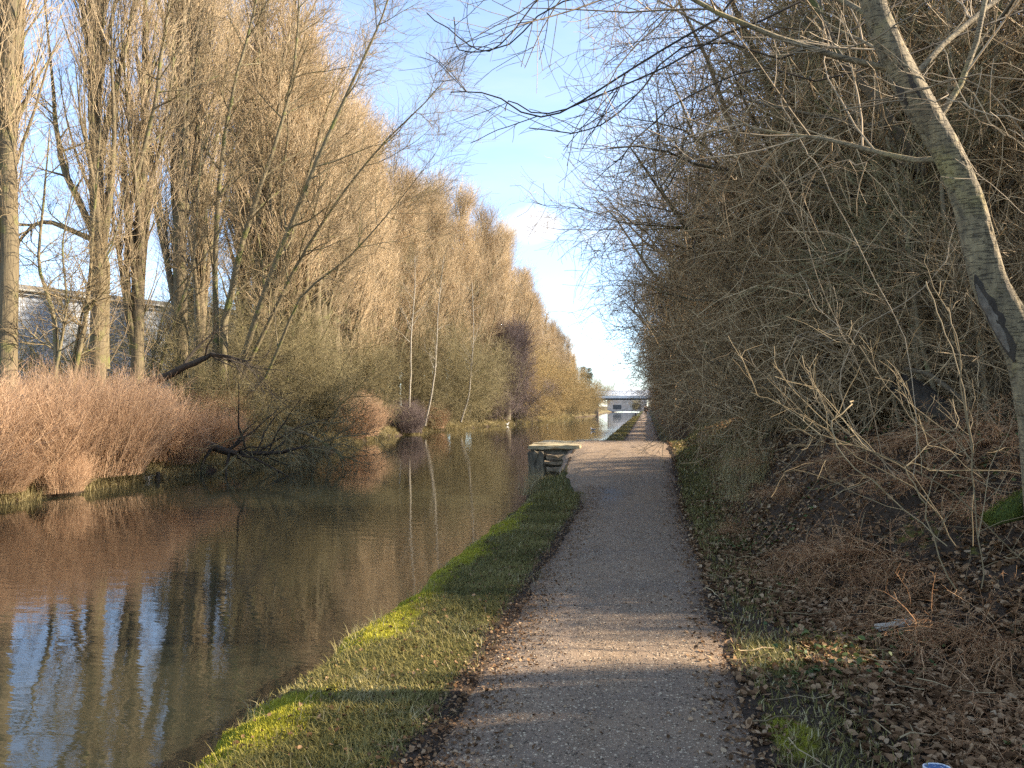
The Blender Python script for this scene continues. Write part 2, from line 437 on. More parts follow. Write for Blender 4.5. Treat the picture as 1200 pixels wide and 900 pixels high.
def lawn(x, y):       # how grassy (0..1)
    left = ss(-2.12, -2.0, x) * (1 - ss(-1.30, -.98, x)) * (1 - .8 * ss(13.5, 16.5, y) * (1 - ss(24, 27, y)))
    right = ss(.5, .62, x) * (1 - ss(.8, 1.5, x)) * .56 + .42 * ss(7, 13, y) * ss(.5, .7, x) * (1 - ss(1.4, 2.4, x))
    right = right + 1.0 * np.exp(-((x - 1.05) ** 2 / .22 + (y - 5.25 - .25 * (x - 1.05)) ** 2 / .10))
    return np.where(x < -7, .10, np.maximum(left, np.clip(right, 0, .9)))
def mossy(x, y):
    edge = np.exp(-((x + 2.02) / .30) ** 2) * 1.15 * (1 - ss(11, 15, y)) * np.clip(3.0 * (fbm(x * 1.5 + 5, y * 1.1) - .24), 0, 1.15)
    spot = .9 * np.exp(-((x - .70) ** 2 / .012 + (y - 3.95) ** 2 / .05)) + .55 * np.exp(-((x - .62) ** 2 / .01)) * (1 - ss(8, 12, y)) * fbm(y * 1.7, x)
    bank = .22 * ss(1.3, 2, x) * (1 - ss(3, 5, x)) * (1 - ss(9, 14, y))
    return np.where(x < -7, 0, edge + spot + bank)
def dryness(x, y):
    d = Lbank(y) - x
    return np.where(x < -7, .75 * ss(-.1, .4, d) * (1 - .35 * ss(3, 6, d)), .62 * ss(10.5, 13, y) * ss(.75, 1.3, x) * (1 - ss(2.2, 3.2, x)) * (1 - ss(24, 34, y)))

xs = np.unique(np.concatenate([np.linspace(-900, -60, 14), np.linspace(-60, -19, 22), np.linspace(-19, -9.4, 70), np.linspace(-9.4, -2.7, 6),
     np.linspace(-2.7, -1.7, 34), np.linspace(-1.7, 1.0, 60), np.linspace(1.0, 4.5, 90), np.linspace(4.5, 14, 40), np.linspace(14, 60, 14), np.linspace(60, 900, 12)]))
ys = np.unique(np.concatenate([np.linspace(-60, 1.5, 40), np.linspace(1.5, 9, 170), np.linspace(9, 24, 150), np.linspace(24, 60, 90), np.linspace(60, 260, 90), np.linspace(260, 2500, 24)]))
def terrain_z(x, y):
    z = H(x, y)
    inside = ss(path_l(y) + .02, path_l(y) + .16, x) * (1 - ss(path_r(y) - .16, path_r(y) - .02, x))
    return z - .07 * inside
X, Y, V, F = grid(xs, ys, terrain_z)
mb = MB(); mb.add(V, F)
gme = mb.mesh('ground')
set_attr(gme, 'grass', lawn(X, Y) * np.where(X > 0, .62, 1)); set_attr(gme, 'moss', mossy(X, Y)); set_attr(gme, 'dry', dryness(X, Y))
tag(link('ground', gme, M['ground']), kind='structure')

def path_z(x, y):
    t = (x - path_l(y)) / (path_r(y) - path_l(y))
    crown = 1 - np.abs(2 * t - 1) ** 6
    base = hump(y)
    return base - .035 + .05 * crown + (fbm(x * 6, y * 6) - .5) * .012 + (fbm(x * 1.3, y * 1.3 + 70) - .5) * .03 - .012 * wet(x, y)
def wet(x, y):
    a = np.exp(-(((x + .62) / .35) ** 2 + ((y - 13.3) / .8) ** 2)) * .9
    a = a + .35 * np.exp(-(((x + .1) / .5) ** 2 + ((y - 6.9) / .25) ** 2))
    return np.clip(a * (.3 + 1.3 * fbm(x * 3, y * 3 + 4)) - .15, 0, 1)
ts = np.linspace(0, 1, 56)
yy = np.unique(np.concatenate([np.linspace(1.2, 10, 190), np.linspace(10, 30, 180), np.linspace(30, 60, 60), np.linspace(60, 300, 80)]))
T, Yp = np.meshgrid(ts, yy)
Xp = (path_l(Yp) - .10) + T * (path_r(Yp) - path_l(Yp) + .2)
Z = hump(Yp) * 0 + path_z(np.clip(Xp, path_l(Yp), path_r(Yp)), Yp) - .05 * ss(0, .1, np.maximum(path_l(Yp) - Xp, Xp - path_r(Yp)))
V = np.stack([Xp, Yp, Z], -1).reshape(-1, 3)
nx, ny = len(ts), len(yy)
i = (np.arange(ny - 1)[:, None] * nx + np.arange(nx - 1)[None]).reshape(-1)
mb = MB(); mb.add(V, np.stack([i, i + 1, i + nx + 1, i + nx], -1))
pme = mb.mesh('towpath')
edge = np.maximum(1 - (Xp - path_l(Yp)) / .50, 1 - (path_r(Yp) - Xp) / .40)
edge = np.where((Yp > 14) & (Yp < 24) & (Xp < -1), edge * .4, edge)
set_attr(pme, 'edge', np.clip(edge, 0, 1)); set_attr(pme, 'wet', wet(Xp, Yp))
tag(link('towpath', pme, M['path']), kind='structure')

mb = MB(); mb.add([[-60, -60, WATER_Z], [-1.7, -60, WATER_Z], [-1.7, 900, WATER_Z], [-60, 900, WATER_Z]], [[0, 1, 2, 3]])
tag(mb.obj('canal_water', M['water']), kind='structure')

# ------------------------------------------------------------------ tree kinds
def poplar_meshes(seed, Ht=20.5, dens=1.0, shaggy=120):
    r = np.random.default_rng(seed)
    K = 14; t = np.linspace(0, 1, K)
    P = np.zeros((1, K, 3)); P[0, :, 2] = t * Ht
    P[0, :, 0] = np.cumsum(r.normal(0, .05, K)); P[0, :, 1] = np.cumsum(r.normal(0, .05, K)); P[0, 0, :2] = 0
    R = (.31 * (1 - t) ** .8 + .02)[None]; R[0, 0] *= 1.35
    wood = MB(); wood.tubes(P, R, 9)
    A, AR = grow(r, P, R, 64, .13, .97, 6.0, (10, 26), 7, (0, 0, .13), .06, .5, .010, .085, .3, .66, .85)
    wood.tubes(A, AR, 5)
    crown = MB()
    B, BR = grow(r, A, AR, int(13 * dens), .12, 1, 1.9, (16, 42), 5, (0, 0, .13), .08, .7, .0045, .014, .4, .3)
    crown.tubes(B, BR, 3)
    Cc, CR = grow(r, B, BR, 8, .15, 1, .85, (18, 48), 4, (0, 0, .12), .10, .8, .0040, .006, .5)
    crown.tubes(Cc, CR, 3)
    S, SR = grow(r, P, R, shaggy, .04, .55, 1.7, (18, 60), 5, (0, 0, .16), .09, .2, .004, .009, .5)
    crown.tubes(S, SR, 3)
    S2, SR2 = grow(r, S, SR, 5, .15, 1, .6, (20, 50), 4, (0, 0, .1), .1, .8, .0035, .006, .5)
    crown.tubes(S2, SR2, 3)
    return wood.mesh('poplar_trunk'), crown.mesh('poplar_crown')

def thorn_meshes(seed, Ht=8.5, stems=6, lean=(-.02, 0, 0), spread=(8, 34), n1=15, n2=10, n3=11, fine=.55, low=.12, rb=.115, rt=.0034):
    r = np.random.default_rng(seed)
    base = np.zeros((stems, 3)); base[:, :2] = r.normal(0, .18, (stems, 2))
    seedP = np.stack([base - [0, 0, .3], base + [0, 0, .05]], 1); seedR = np.full((stems, 2), rb)
    P, R = grow(r, seedP, seedR, 1, .9, 1, Ht, spread, 10, np.array(lean) + [0, 0, .05], .10, 1, .012, rb, .25)
    P[:, 0] = base - [0, 0, .25]
    wood = MB(); wood.tubes(P, R, 7)
    A, AR = grow(r, P, R, n1, low, .98, Ht * .42, (35, 80), 7, np.array(lean) * 1.5 + [0, 0, .015], .14, .55, .007, .05, .4, .45)
    wood.tubes(A, AR, 5)
    crown = MB()
    B, BR = grow(r, A, AR, n2, .1, 1, 1.5, (30, 75), 6, (0, 0, -.01), .17, .7, .0042, .011, .5)
    crown.tubes(B, BR, 3)
    D, DR = grow(r, B, BR, n3, .1, 1, fine, (30, 80), 4, (0, 0, .03), .20, .8, rt, .0052, .5)
    crown.tubes(D, DR, 3)
    return wood.mesh('thicket_trunk'), crown.mesh('thicket_crown')

def shrub_meshes(seed, n=1500, rx=1.3, ry=1.3, h=2.0, lean=(0, 0, .06), side=4, r0=.006, rt=.0028, wob=.09, L2=.55):
    r = np.random.default_rng(seed)
    a = r.random(n) * 6.283; q = np.sqrt(r.random(n))
    x = rx * q * np.cos(a); y = ry * q * np.sin(a)
    hh = h * (.55 + .45 * np.sqrt(np.clip(1 - q ** 2, 0, 1))) * (.55 + .65 * r.random(n)) * (.75 + .5 * fbm(x * 1.6 + seed, y * 1.6))
    d = np.stack([.32 * x / rx + r.normal(0, .22, n), .32 * y / ry + r.normal(0, .22, n), np.ones(n)], 1)
    d = nrm(d); pos = np.stack([x, y, np.full(n, -.15)], 1); out = [pos]
    K = 6
    for k in range(K - 1):
        d = nrm(d + wob * r.normal(size=(n, 3)) + lean); pos = pos + d * (hh / (K - 1))[:, None]; out.append(pos)
    P = np.stack(out, 1); s = np.linspace(0, 1, K)[None]
    R = np.repeat(r0 * (1 - s) + rt * s, n, 0)
    stem = MB(); stem.tubes(P, R, 3)
    tw = MB()
    B, BR = grow(r, P, R, side, .25, 1, L2, (12, 48), 4, (0, 0, .1), .12, .8, rt, .005, .5)
    tw.tubes(B, BR, 3)
    B2, BR2 = grow(r, B, BR, 2, .2, 1, L2 * .45, (15, 50), 3, (0, 0, .08), .12, .8, rt * .9, .004, .5)
    tw.tubes(B2, BR2, 3)
    return stem.mesh('shrub_stems'), tw.mesh('shrub_twigs')

def put(kind, meshes, mats, parts, label, cat, loc, rz, scale, group=None, tilt=(0, 0)):
    t = thing(kind, label, cat, loc, rz, scale, group, tilt)
    for me, mt, pn in zip(meshes, mats, parts):
        link(pn, me, mt, t, True)
    return t

def near_poplar_meshes(seed, Ht=21, d=1.0):
    r = np.random.default_rng(seed)
    K = 14; t = np.linspace(0, 1, K)
    P = np.zeros((1, K, 3)); P[0, :, 2] = t * Ht
    P[0, :, 0] = np.cumsum(r.normal(0, .07, K)); P[0, :, 1] = np.cumsum(r.normal(0, .07, K)); P[0, 0, :2] = 0
    R = (.30 * (1 - t) ** .75 + .03)[None]; R[0, 0] *= 1.3
    wood = MB(); wood.tubes(P, R, 10)
    A, AR = grow(r, P, R, 13, .10, .62, 9.5, (6, 15), 9, (0, 0, .13), .06, .6, .012, .15, .3, .5)
    wood.tubes(A, AR, 7)
    A2, AR2 = grow(r, P, R, 26, .3, .98, 4.5, (14, 34), 7, (0, 0, .12), .07, .5, .010, .07, .3, .55); wood.tubes(A2, AR2, 5)
    B0, BR0 = grow(r, A, AR, 12, .1, .98, 3.0, (14, 36), 7, (0, 0, .12), .08, .6, .007, .035, .4, .45); wood.tubes(B0, BR0, 4)
    crown = MB()
    for Q, QR, n in ((B0, BR0, max(2, int(5 * d))), (A2, AR2, max(3, int(8 * d))), (P, R, int(45 * d))):
        B, BR = grow(r, Q, QR, n, .08 if n < 50 else .05, 1, 1.7, (16, 46), 5, (0, 0, .13), .09, .6, .0055, .013, .45, .2)
        crown.tubes(B, BR, 3)
        Cc, CR = grow(r, B, BR, 5, .15, 1, .75, (18, 50), 4, (0, 0, .11), .11, .8, .0048, .007, .5); crown.tubes(Cc, CR, 3)
    return wood.mesh('poplar_trunk'), crown.mesh('poplar_crown')

# ---- poplars across the canal
POP = [poplar_meshes(100 + k) for k in range(5)]; NPOP = [near_poplar_meshes(140 + k) for k in range(4)]; FPOP = [near_poplar_meshes(150 + k, 21, .8) for k in range(3)]
POPM = (M['poplar_bark'], M['poplar_twig'])
near_pop = [  # x, y, scale, label
 (-16.3, 17.2, 1.05, 'shaggy thick-trunked poplar at the very edge of the view behind the red-brown scrub'),
 (-16.2, 20.7, 1.0, 'poplar with a stout bare trunk at the near side of the open sky gap'),
 (-16.0, 21.9, .82, 'slim dark-stemmed poplar beside the stout one at the sky gap'),
 (-16.4, 24.9, 1.08, 'broad poplar trunk on the far side of the sky gap, before the spreading tree'),
 (-17.0, 27.4, .95, 'poplar half hidden behind the spreading tree with curved limbs'),
]
for k, (x, y, s, lb) in enumerate(near_pop):
    put('poplar_tree', FPOP[k % 3], POPM, ('trunk', 'crown'), lb, 'tree', (x, y, float(H(x, y)) - .1), k * 1.9, (s * .8, s * .8, s), 'poplars across the canal')
y = 30.5; k = 0; row1 = []
while y < 152:
    row1.append((float(np.interp(y, LY, LX)) - 2.9 + RNG.normal(0, .3), y)); y += RNG.uniform(2.3, 3.2) * (1 if y < 90 else 1.25)
row2 = [(float(np.interp(q, LY, LX)) - 6.6 + RNG.normal(0, .5), q) for q in np.arange(33, 118, 4.6)]
for k, (x, y) in enumerate(row1 + row2):
    back = k >= len(row1)
    s = RNG.uniform(.88, 1.06) * float(np.interp(y, [92, 122, 152], [1, .76, .50]))
    lb = ('tall narrow golden poplar in the second line behind the waterside poplars' if back else
          'tall narrow golden poplar in the receding waterside row beyond the spreading tree' if y < 95 else
          'lower tan poplar at the far end of the row towards the bridge')
    gp = 'second line of poplars' if back else 'poplar row by the water' if y < 95 else 'poplars at the far end of the row'
    mesh_ = NPOP[k % 4] if (y < 44 and not back) or k % 7 == 3 else POP[k % 5]
    put('poplar_tree', mesh_, POPM, ('trunk', 'crown'), lb, 'tree', (x, y, float(H(x, y)) - .1), RNG.random() * 6.28, (s * 1.3, s * 1.3, s * .97), gp)

# ---- the spreading tree in front of the poplars
def custom_tree(name, label, cat, base, stems, radii, wood_mat, twig_mat_, group=None, n1=14, n2=9, n3=7, L1=3.0, L2=1.4, L3=.6, t0=.3, bias=(0, 0, .03), ang=(28, 65), K=16, sides=9, rt=.0035, tpow=1.0):
    base = np.asarray(base, float); r = np.random.default_rng(len(label) * 7 + len(stems))
    t = thing(name, label, cat, tuple(base), 0, 1, group)
    wood = MB(); crown = MB(); Ps = []; Rs = []
    for st, rd in zip(stems, radii):
        P = spline(np.asarray(st, float) - base, K)
        P[1:-1] += r.normal(0, 1, (K - 2, 3)) * np.linspace(rd[0], rd[-1], K)[1:-1, None] * .18
        q = np.interp(np.linspace(0, 1, K), np.linspace(0, 1, len(rd)), rd)
        wood.tubes(P, q, sides); Ps.append(P); Rs.append(q)
    P = np.array(Ps); R = np.array(Rs)
    A, AR = grow(r, P, R, n1, t0, 1, L1, ang, 7, bias, .12, .5, .006, .045, .4, .4, tpow); wood.tubes(A, AR, 5)
    B, BR = grow(r, A, AR, n2, .1, 1, L2, (25, 65), 6, bias, .13, .7, rt * 1.2, .011, .5, .2); crown.tubes(B, BR, 3)
    D, DR = grow(r, B, BR, n3, .1, 1, L3, (25, 65), 4, bias, .14, .8, rt, .006, .5); crown.tubes(D, DR, 3)
    wood.obj('trunk', wood_mat, t); crown.obj('crown', twig_mat_, t)
    return t
YS = 25.5
b0 = at(262, 486, YS)
stems = [[b0, at(264, 380, YS), at(285, 280, YS), at(318, 180, YS), at(345, 80, YS), at(352, -60, YS)],
         [b0 + [.15, 0, 0], at(300, 370, YS - .4), at(342, 260, YS - .8), at(402, 120, YS - 1.2), at(448, 20, YS - 1.4), at(470, -60, YS - 1.5)],
         [b0 + [.05, .2, .2], at(308, 390, YS + .3), at(360, 290, YS), at(430, 190, YS - .4), at(498, 120, YS - .6), at(520, 95, YS - .7)],
         [b0 + [-.2, 0, 0], at(252, 360, YS), at(255, 230, YS), at(270, 120, YS), at(296, 20, YS), at(315, -80, YS)],
         [b0 + [.1, .1, .1], at(312, 440, YS), at(352, 350, YS - .2), at(410, 300, YS - .5), at(468, 235, YS - .8), at(510, 180, YS - 1)]]
custom_tree('spreading_tree', 'spreading multi-stemmed tree with long curving limbs fanned out in front of the poplars', 'tree', b0, stems,
            [(.19, .13, .095, .07, .045, .025), (.14, .105, .08, .055, .03, .015), (.095, .075, .055, .035, .02, .01), (.14, .105, .08, .06, .04, .025), (.085, .065, .045, .03, .016, .008)],
            M['ash_bark'], M['ash_twig'], n1=20, n2=9, n3=8, L1=2.9, bias=(.02, 0, .035), t0=.22)
# forked tree with a big dead-looking side limb on the open gap
bz = at(125, 452, 20.9)
st2 = [[at(118, 300, 20.6), at(96, 262, 20.4), at(78, 205, 20.4), at(66, 150, 20.5), at(60, 80, 20.5), at(48, -40, 20.5)],
       [at(120, 292, 20.6), at(92, 283, 20.3), at(62, 262, 20.1), at(35, 268, 20.0), at(8, 300, 19.9), at(-30, 310, 19.8)],
       [at(150, 260, 21.7), at(165, 190, 21.5), at(180, 130, 21.4), at(190, 60, 21.3), at(200, -10, 21.2), at(206, -60, 21.2)]]
custom_tree('ash_tree', 'tree with crooked side limbs reaching out behind the stout poplar at the sky gap', 'tree', st2[0][0] - [0, 0, 3.4],
            [[st2[0][0] - [0, -.3, 3.4]] + st2[0][:1] + st2[0][2:], [st2[0][0] - [.05, -.3, 1.2]] + st2[1][:1] + st2[1][2:], [st2[2][0] - [0, -.3, 4.2]] + st2[2][:1] + st2[2][2:]],
            [(.12, .11, .09, .07, .04, .02), (.09, .09, .07, .05, .03, .012), (.09, .08, .06, .05, .03, .015)], M['ash_bark'], M['ash_twig'], n1=12, n2=7, n3=6, L1=2.0)

# slim saplings in front of the sheds and around the shaggy poplar
for k, (u0, u1, Yd, lb) in enumerate([(64, 52, 17.8, 'sapling with two pale stems beside the shaggy poplar'), (82, 112, 18.6, 'leaning sapling crossing in front of the shed wall'),
                                  (176, 232, 23.5, 'crooked young tree rising from the fallen dark limb')]):
    b = at(u0, 452, Yd)
    custom_tree('young_tree', lb, 'tree', b - [0, 0, .4], [[b - [0, 0, .4], at(u0 + (u1 - u0) * .4 + 5, 380, Yd), at(u1 - 6, 310, Yd), at(u1, 230, Yd), at(u1 + 6, 150, Yd)],
                [b - [0, .2, .4], at(u0 + 8, 400, Yd), at(u0 + 14 + k * 5, 350, Yd), at(u1 + 22, 280, Yd), at(u1 + 40, 200, Yd)]],
                [(.07, .06, .04, .03, .01), (.05, .04, .03, .02, .008)], M['ash_bark'], M['ash_twig'], n1=14, n2=6, n3=6, L1=1.6, L2=.9, L3=.5, t0=.15)

# ---- scrub along the far bank
RED = [shrub_meshes(300 + k, n=1500, rx=1.6, ry=1.5, h=2.2, lean=(.05, .02, .05)) for k in range(3)]
red_lab = ['red-brown twiggy scrub at the edge of the view, first of the waterside mounds', 'red-brown twiggy scrub mound before the shaggy poplar',
           'tall red-brown scrub mound under the leaning sapling', 'red-brown scrub mound below the stout poplar at the sky gap',
           'red-brown scrub mound at the butt of the raised dark limb', 'red-brown scrub mound right above the white block',
           'low red-brown scrub behind the fallen mossy limb', 'red-brown scrub between the two fallen limbs']
for k, (x, y, s) in enumerate([(-13.9, 9.8, .95), (-13.9, 12.4, .93), (-14.2, 14.9, .98), (-14.1, 17.2, .95), (-14.7, 19.4, .95), (-14.0, 20.4, .66), (-14.2, 23.2, .56), (-15.2, 24.6, .74)]):
    put('scrub_bush', RED[k % 3], (M['red_twig'],) * 2, ('stems', 'twigs'), red_lab[k], 'bush', (x, y, float(H(x, y))), k * 2.1, (s, s, s * (.92, 1.12, .88, 1.1, .98, 1, 1, 1)[k]), 'red-brown scrub on the far bank')
for k, (x, y, s, lb) in enumerate([(-16.6, 37.5, .8, 'rounded red-brown bush hanging over the water past the olive tangle'), (-17.5, 41.5, .95, 'taller rounded red-brown bush just before the pale birch stems'),
                                   (-18.0, 52, .9, 'brown bush at the foot of the first pale birch stem'), (-18.4, 60, .85, 'russet bush beside the second pale birch stem')]):
    put('scrub_bush', RED[(k + 1) % 3], (M['red_twig'] if k != 2 else M['purple_twig'],) * 2, ('stems', 'twigs'), lb, 'bush', (x + 1.0, y, float(H(x + 1., y))), k * 1.3, s, 'rounded bushes farther along the bank')

for x, y, s, lb in [(-13.3, 11.3, .46, 'low red-brown tuft of scrub overhanging the bare earth at the water'), (-13.4, 13.8, .42, 'small red-brown tuft of scrub at the waterline under the shaggy poplar'), (-13.35, 9.3, .5, 'low red-brown scrub tuft at the very edge of the view by the water'), (-13.15, 15.3, .40, 'small red-brown tuft of scrub on the bare bank short of the white block')]:
    put('scrub_bush', RED[1], (M['red_twig'],) * 2, ('stems', 'twigs'), lb, 'bush', (x, y, float(H(x, y))), x * 7, s)
OLV = [thorn_meshes(400 + k, 4.6, 8, (.015, 0, 0), (15, 50), 12, 9, 9, .5, .08, .05) for k in range(3)]
OM = (M['ash_bark'], M['olive_twig'])
for k, (x, y, s, lb) in enumerate([(-14.5, 25.6, .62, 'olive tangled bush behind the crown of the fallen mossy limb'), (-14.6, 28.0, .85, 'olive tangled bush below the fanned limbs of the spreading tree'),
        (-14.4, 30.6, .9, 'dense olive bush trailing twigs to the water past the fallen limb'), (-15.2, 33.2, .8, 'olive tangled bush next to the rounded red-brown bush'),
        (-17.4, 30.2, 1.15, 'tall olive thicket between the spreading tree and the poplars'), (-17.8, 35, 1.2, 'tall olive thicket under the first poplars of the row'),
        (-19.2, 46, 1.2, 'olive thicket behind the taller red-brown bush'), (-18.6, 50, 1.0, 'olive thicket beside the first pale birch'),
        (-17.9, 23.0, .9, 'open thicket behind the sky gap before the shed')]):
    put('thicket_bush', OLV[k % 3], OM, ('stems', 'twigs'), lb, 'bush', (x, y, float(H(x, y))), k * 1.7, s, 'olive thickets on the far bank')

WIL = [thorn_meshes(500 + k, 6.5, 10, (.03, 0, .01), (10, 42), 13, 9, 9, .6, .06, .05) for k in range(3)]
wl = [(-17.7, 57, 1.05, 0), (-17.5, 63, 1.1, 0), (-16.6, 68, 1.1, 0), (-16.0, 73, 1.0, 0), (-14.7, 78.5, .85, 2), (-14.3, 83.5, .85, 2), (-14.6, 90, 1.15, 1), (-14.4, 97, 1.15, 1), (-14.2, 105, 1.15, 1),
      (-13.6, 113, 1.1, 1), (-13.4, 121, 1.05, 1), (-12.9, 129, 1.0, 1), (-12.4, 137, .95, 1), (-12.0, 145, .9, 1), (-11.4, 154, .75, 0)]
wlab = {0: ('olive-brown willow bush on the bank around the pale birch stems', 'olive willow bushes'), 1: ('golden-brown willow bush lining the far reach of the canal', 'golden willow bushes'),
        2: ('dark purple-brown bush under the purple birch', 'dark purple bushes')}
for k, (x, y, s, c) in enumerate(wl):
    lb, gp = wlab[c]
    if k == len(wl) - 1: lb, gp = 'last dark olive bush at the abutment of the far bridge', None
    mt = [M['olive_twig'], M['willow_twig'], M['purple_twig']][c]
    put('willow_bush', WIL[k % 3], (M['ash_bark'], mt), ('stems', 'twigs'), lb, 'bush', (x, y, float(H(x, y))), k * 1.1, s, gp)
PUR = poplar_meshes(610, 10.5, 1.2, 200)
for k, (x, y, s) in enumerate([(-14.6, 79.5, .86), (-14.2, 84.5, .92)]):
    put('birch_tree', PUR, (M['thorn_bark'], M['purple_twig']), ('trunk', 'crown'), ['taller purple-twigged birch among the golden poplars', 'purple-twigged birch just beyond its taller twin'][1 - k], 'tree', (x, y, .2), k * 2.0, (s * 1.35, s * 1.35, s * .9))
# pale birch stems
for k, (pts, lb) in enumerate([([(498, 494), (506, 460), (511, 420), (513, 370), (520, 300)], 'slender birch with a straight pale stem at the water edge'),
                               ([(540, 490), (549, 465), (552, 430), (555, 390), (553, 330)], 'slender birch with a pale stem curved at its foot'),
                               ([(479, 488), (481, 440), (482, 390), (486, 340), (486, 300)], 'thin pale birch behind the straight one')]):
    Yd = (55, 61, 52)[k]
    P = [at(u, v, Yd) for u, v in pts]
    custom_tree('birch_tree', lb, 'tree', P[0] - [0, 0, .3], [[P[0] - [0, 0, .3]] + P[1:]], [(.085, .07, .055, .035, .02)], M['birch_bark'], M['olive_twig'], 'pale birches on the bank', n1=18, n2=6, n3=5, L1=2.2, t0=.4)

# ---- fallen limbs on the far bank
def limb(name, label, pts, rd, n1, L1, mat, tmat, bias=(0, 0, 0), n2=8, n3=5, K=14, twig_part='twigs', t0=.35, ang=(30, 75), L2=1.0, base=None, rt=.0045):
    P0 = np.asarray(pts[0]); t = thing(name, label, 'fallen limb', tuple(P0))
    r = np.random.default_rng(len(label))
    P = spline(np.asarray(pts) - P0, K)[None]
    P[0, 1:-1] += r.normal(0, rd[0] * .2, (K - 2, 3))
    R = np.interp(np.linspace(0, 1, K), np.linspace(0, 1, len(rd)), rd)[None]
    wd = MB(); wd.tubes(P, R, 9)
    A, AR = grow(r, P, R, n1, t0, 1, L1, ang, 7, bias, .16, .5, .008, .05, .4); wd.tubes(A, AR, 5)
    B, BR = grow(r, A, AR, n2, .15, 1, L2, (25, 75), 5, bias, .16, .7, rt, .014, .5)
    D, DR = grow(r, B, BR, n3, .15, 1, .45, (25, 75), 4, bias, .16, .7, rt * .8, .006, .5)
    tw = MB(); tw.tubes(B, BR, 3); tw.tubes(D, DR, 3)
    wd.obj('limb', mat, t); tw.obj(twig_part, tmat, t)
    return t
YF = 21.5
limb('fallen_limb', 'dark bare broken limb slanting up out of the red-brown scrub',
     [at(146, 468, YF), at(178, 448, YF), at(205, 436, YF), at(232, 424, YF), at(246, 416, YF), at(262, 418, YF - .1), at(290, 424, YF - .2)], [.12, .13, .11, .09, .07, .05, .02], 10, 1.7, M['dead_bark'], M['dark_twig'], (.05, -.02, -.012), 5, 4)
t = limb('fallen_limb', 'mossy dark fallen limb with its crown trailing in the water',
     [at(196, 500, YF + .6), at(222, 512, YF + .4), at(246, 522, YF + .2), at(268, 529, YF), at(296, 532, YF - .1), at(330, 531, YF - .2), at(360, 522, YF - .3)], [.13, .13, .12, .10, .07, .05, .02], 20, 2.1, M['dead_bark'], M['olive_twig'], (.03, -.01, -.035), 5, 4)
limb('fallen_limb', 'tangle of bare branches hanging off the bank into the water past the mossy limb',
     [at(330, 500, 25), at(350, 505, 24.6), at(372, 515, 24.2), at(392, 528, 23.9), at(404, 540, 23.7)], [.06, .06, .05, .035, .02], 17, 1.6, M['ash_bark'], M['olive_twig'], (.02, -.01, -.02), 9, 6, t0=.05)
# concrete block at the water's edge
g = at(168, 563, 18.7); 
bl = MB(); bl.box((0, 0, .02), (.42, .5, .20)); bl.box((.02, .3, -.02), (.36, .1, .12))
t = thing('concrete_block', 'pale concrete block lying at the waterline under the scrub', 'block', tuple(g), .25)
bl.obj('block', M['concrete'], t, False)
pb = MB(); pb.tubes(np.array([[.36, .1, -.4], [.35, .1, .22]]), np.array([.06, .055]), 8)
o = pb.obj('mooring_stump', M['dead_bark']); o.location = g; tag(o, 'short dark wooden stump beside the pale concrete block', 'stump')

# ---- shed behind the poplars
def clad_material(name, a, b, pitch=.42):
    m, nt, bs = new_mat(name)
    tcn = nt.nodes.new('ShaderNodeTexCoord'); sp = nt.nodes.new('ShaderNodeSeparateXYZ'); nt.links.new(tcn.outputs['Object'], sp.inputs[0])
    fz = mathn(nt, 'FRACT', mathn(nt, 'DIVIDE', sp.outputs[2], pitch))
    seam = mathn(nt, 'LESS_THAN', fz, .16)
    n = noise(nt, coords(nt, (1, 1, .4)), .7, 4)
    c = mixc(nt, mathn(nt, 'MULTIPLY', seam, .6), ramp(nt, n, [(.3, a), (.7, b)]), tuple(.35 * q for q in a))
    nt.links.new(c, bs.inputs['Base Color']); bs.inputs['Roughness'].default_value = .5
    bump(nt, bs, fz, .6, .05)
    return m
dv = nrm(np.array([math.sin(rad(24)), math.cos(rad(24)), 0])); nv = np.array([dv[1], -dv[0], 0])
A0 = at(-40, 333, 43); A0[2] = 0; ang = math.atan2(dv[1], dv[0])
sh = thing('warehouse', 'long grey-blue clad warehouse showing between the poplar trunks', 'building', tuple(A0), ang)
b_ = MB(); b_.box((8.0, 6, 4.9), (16, 12, 9.4)); b_.obj('clad_wall', clad_material('clad_grey', (.40, .43, .48), (.54, .56, .60)), sh, False)
b_ = MB(); b_.box((28.2, 6, 4.8), (24.2, 12, 9.2)); b_.obj('clad_wall', clad_material('clad_beige', (.44, .40, .30), (.55, .50, .40), .6), sh, False)['label'] = 'beige clad end of the warehouse'
b_ = MB(); b_.box((20.1, 6, 9.78), (40.8, 12.8, .30)); rf = b_.obj('roof', plain_mat('shed_roof', (.13, .12, .11), (.22, .21, .19), 3, .7), sh, False)
b_ = MB(); b_.tubes(np.array([[-.3, -.5, 9.55], [40.5, -.5, 9.5]]), np.array([.09, .09]), 8); b_.obj('gutter', M['concrete'], rf)
b_ = MB(); b_.tubes(np.array([[16.1, -.12, .3], [16.1, -.12, 9.5]]), np.array([.07, .07]), 8); b_.obj('downpipe', M['concrete'], sh)

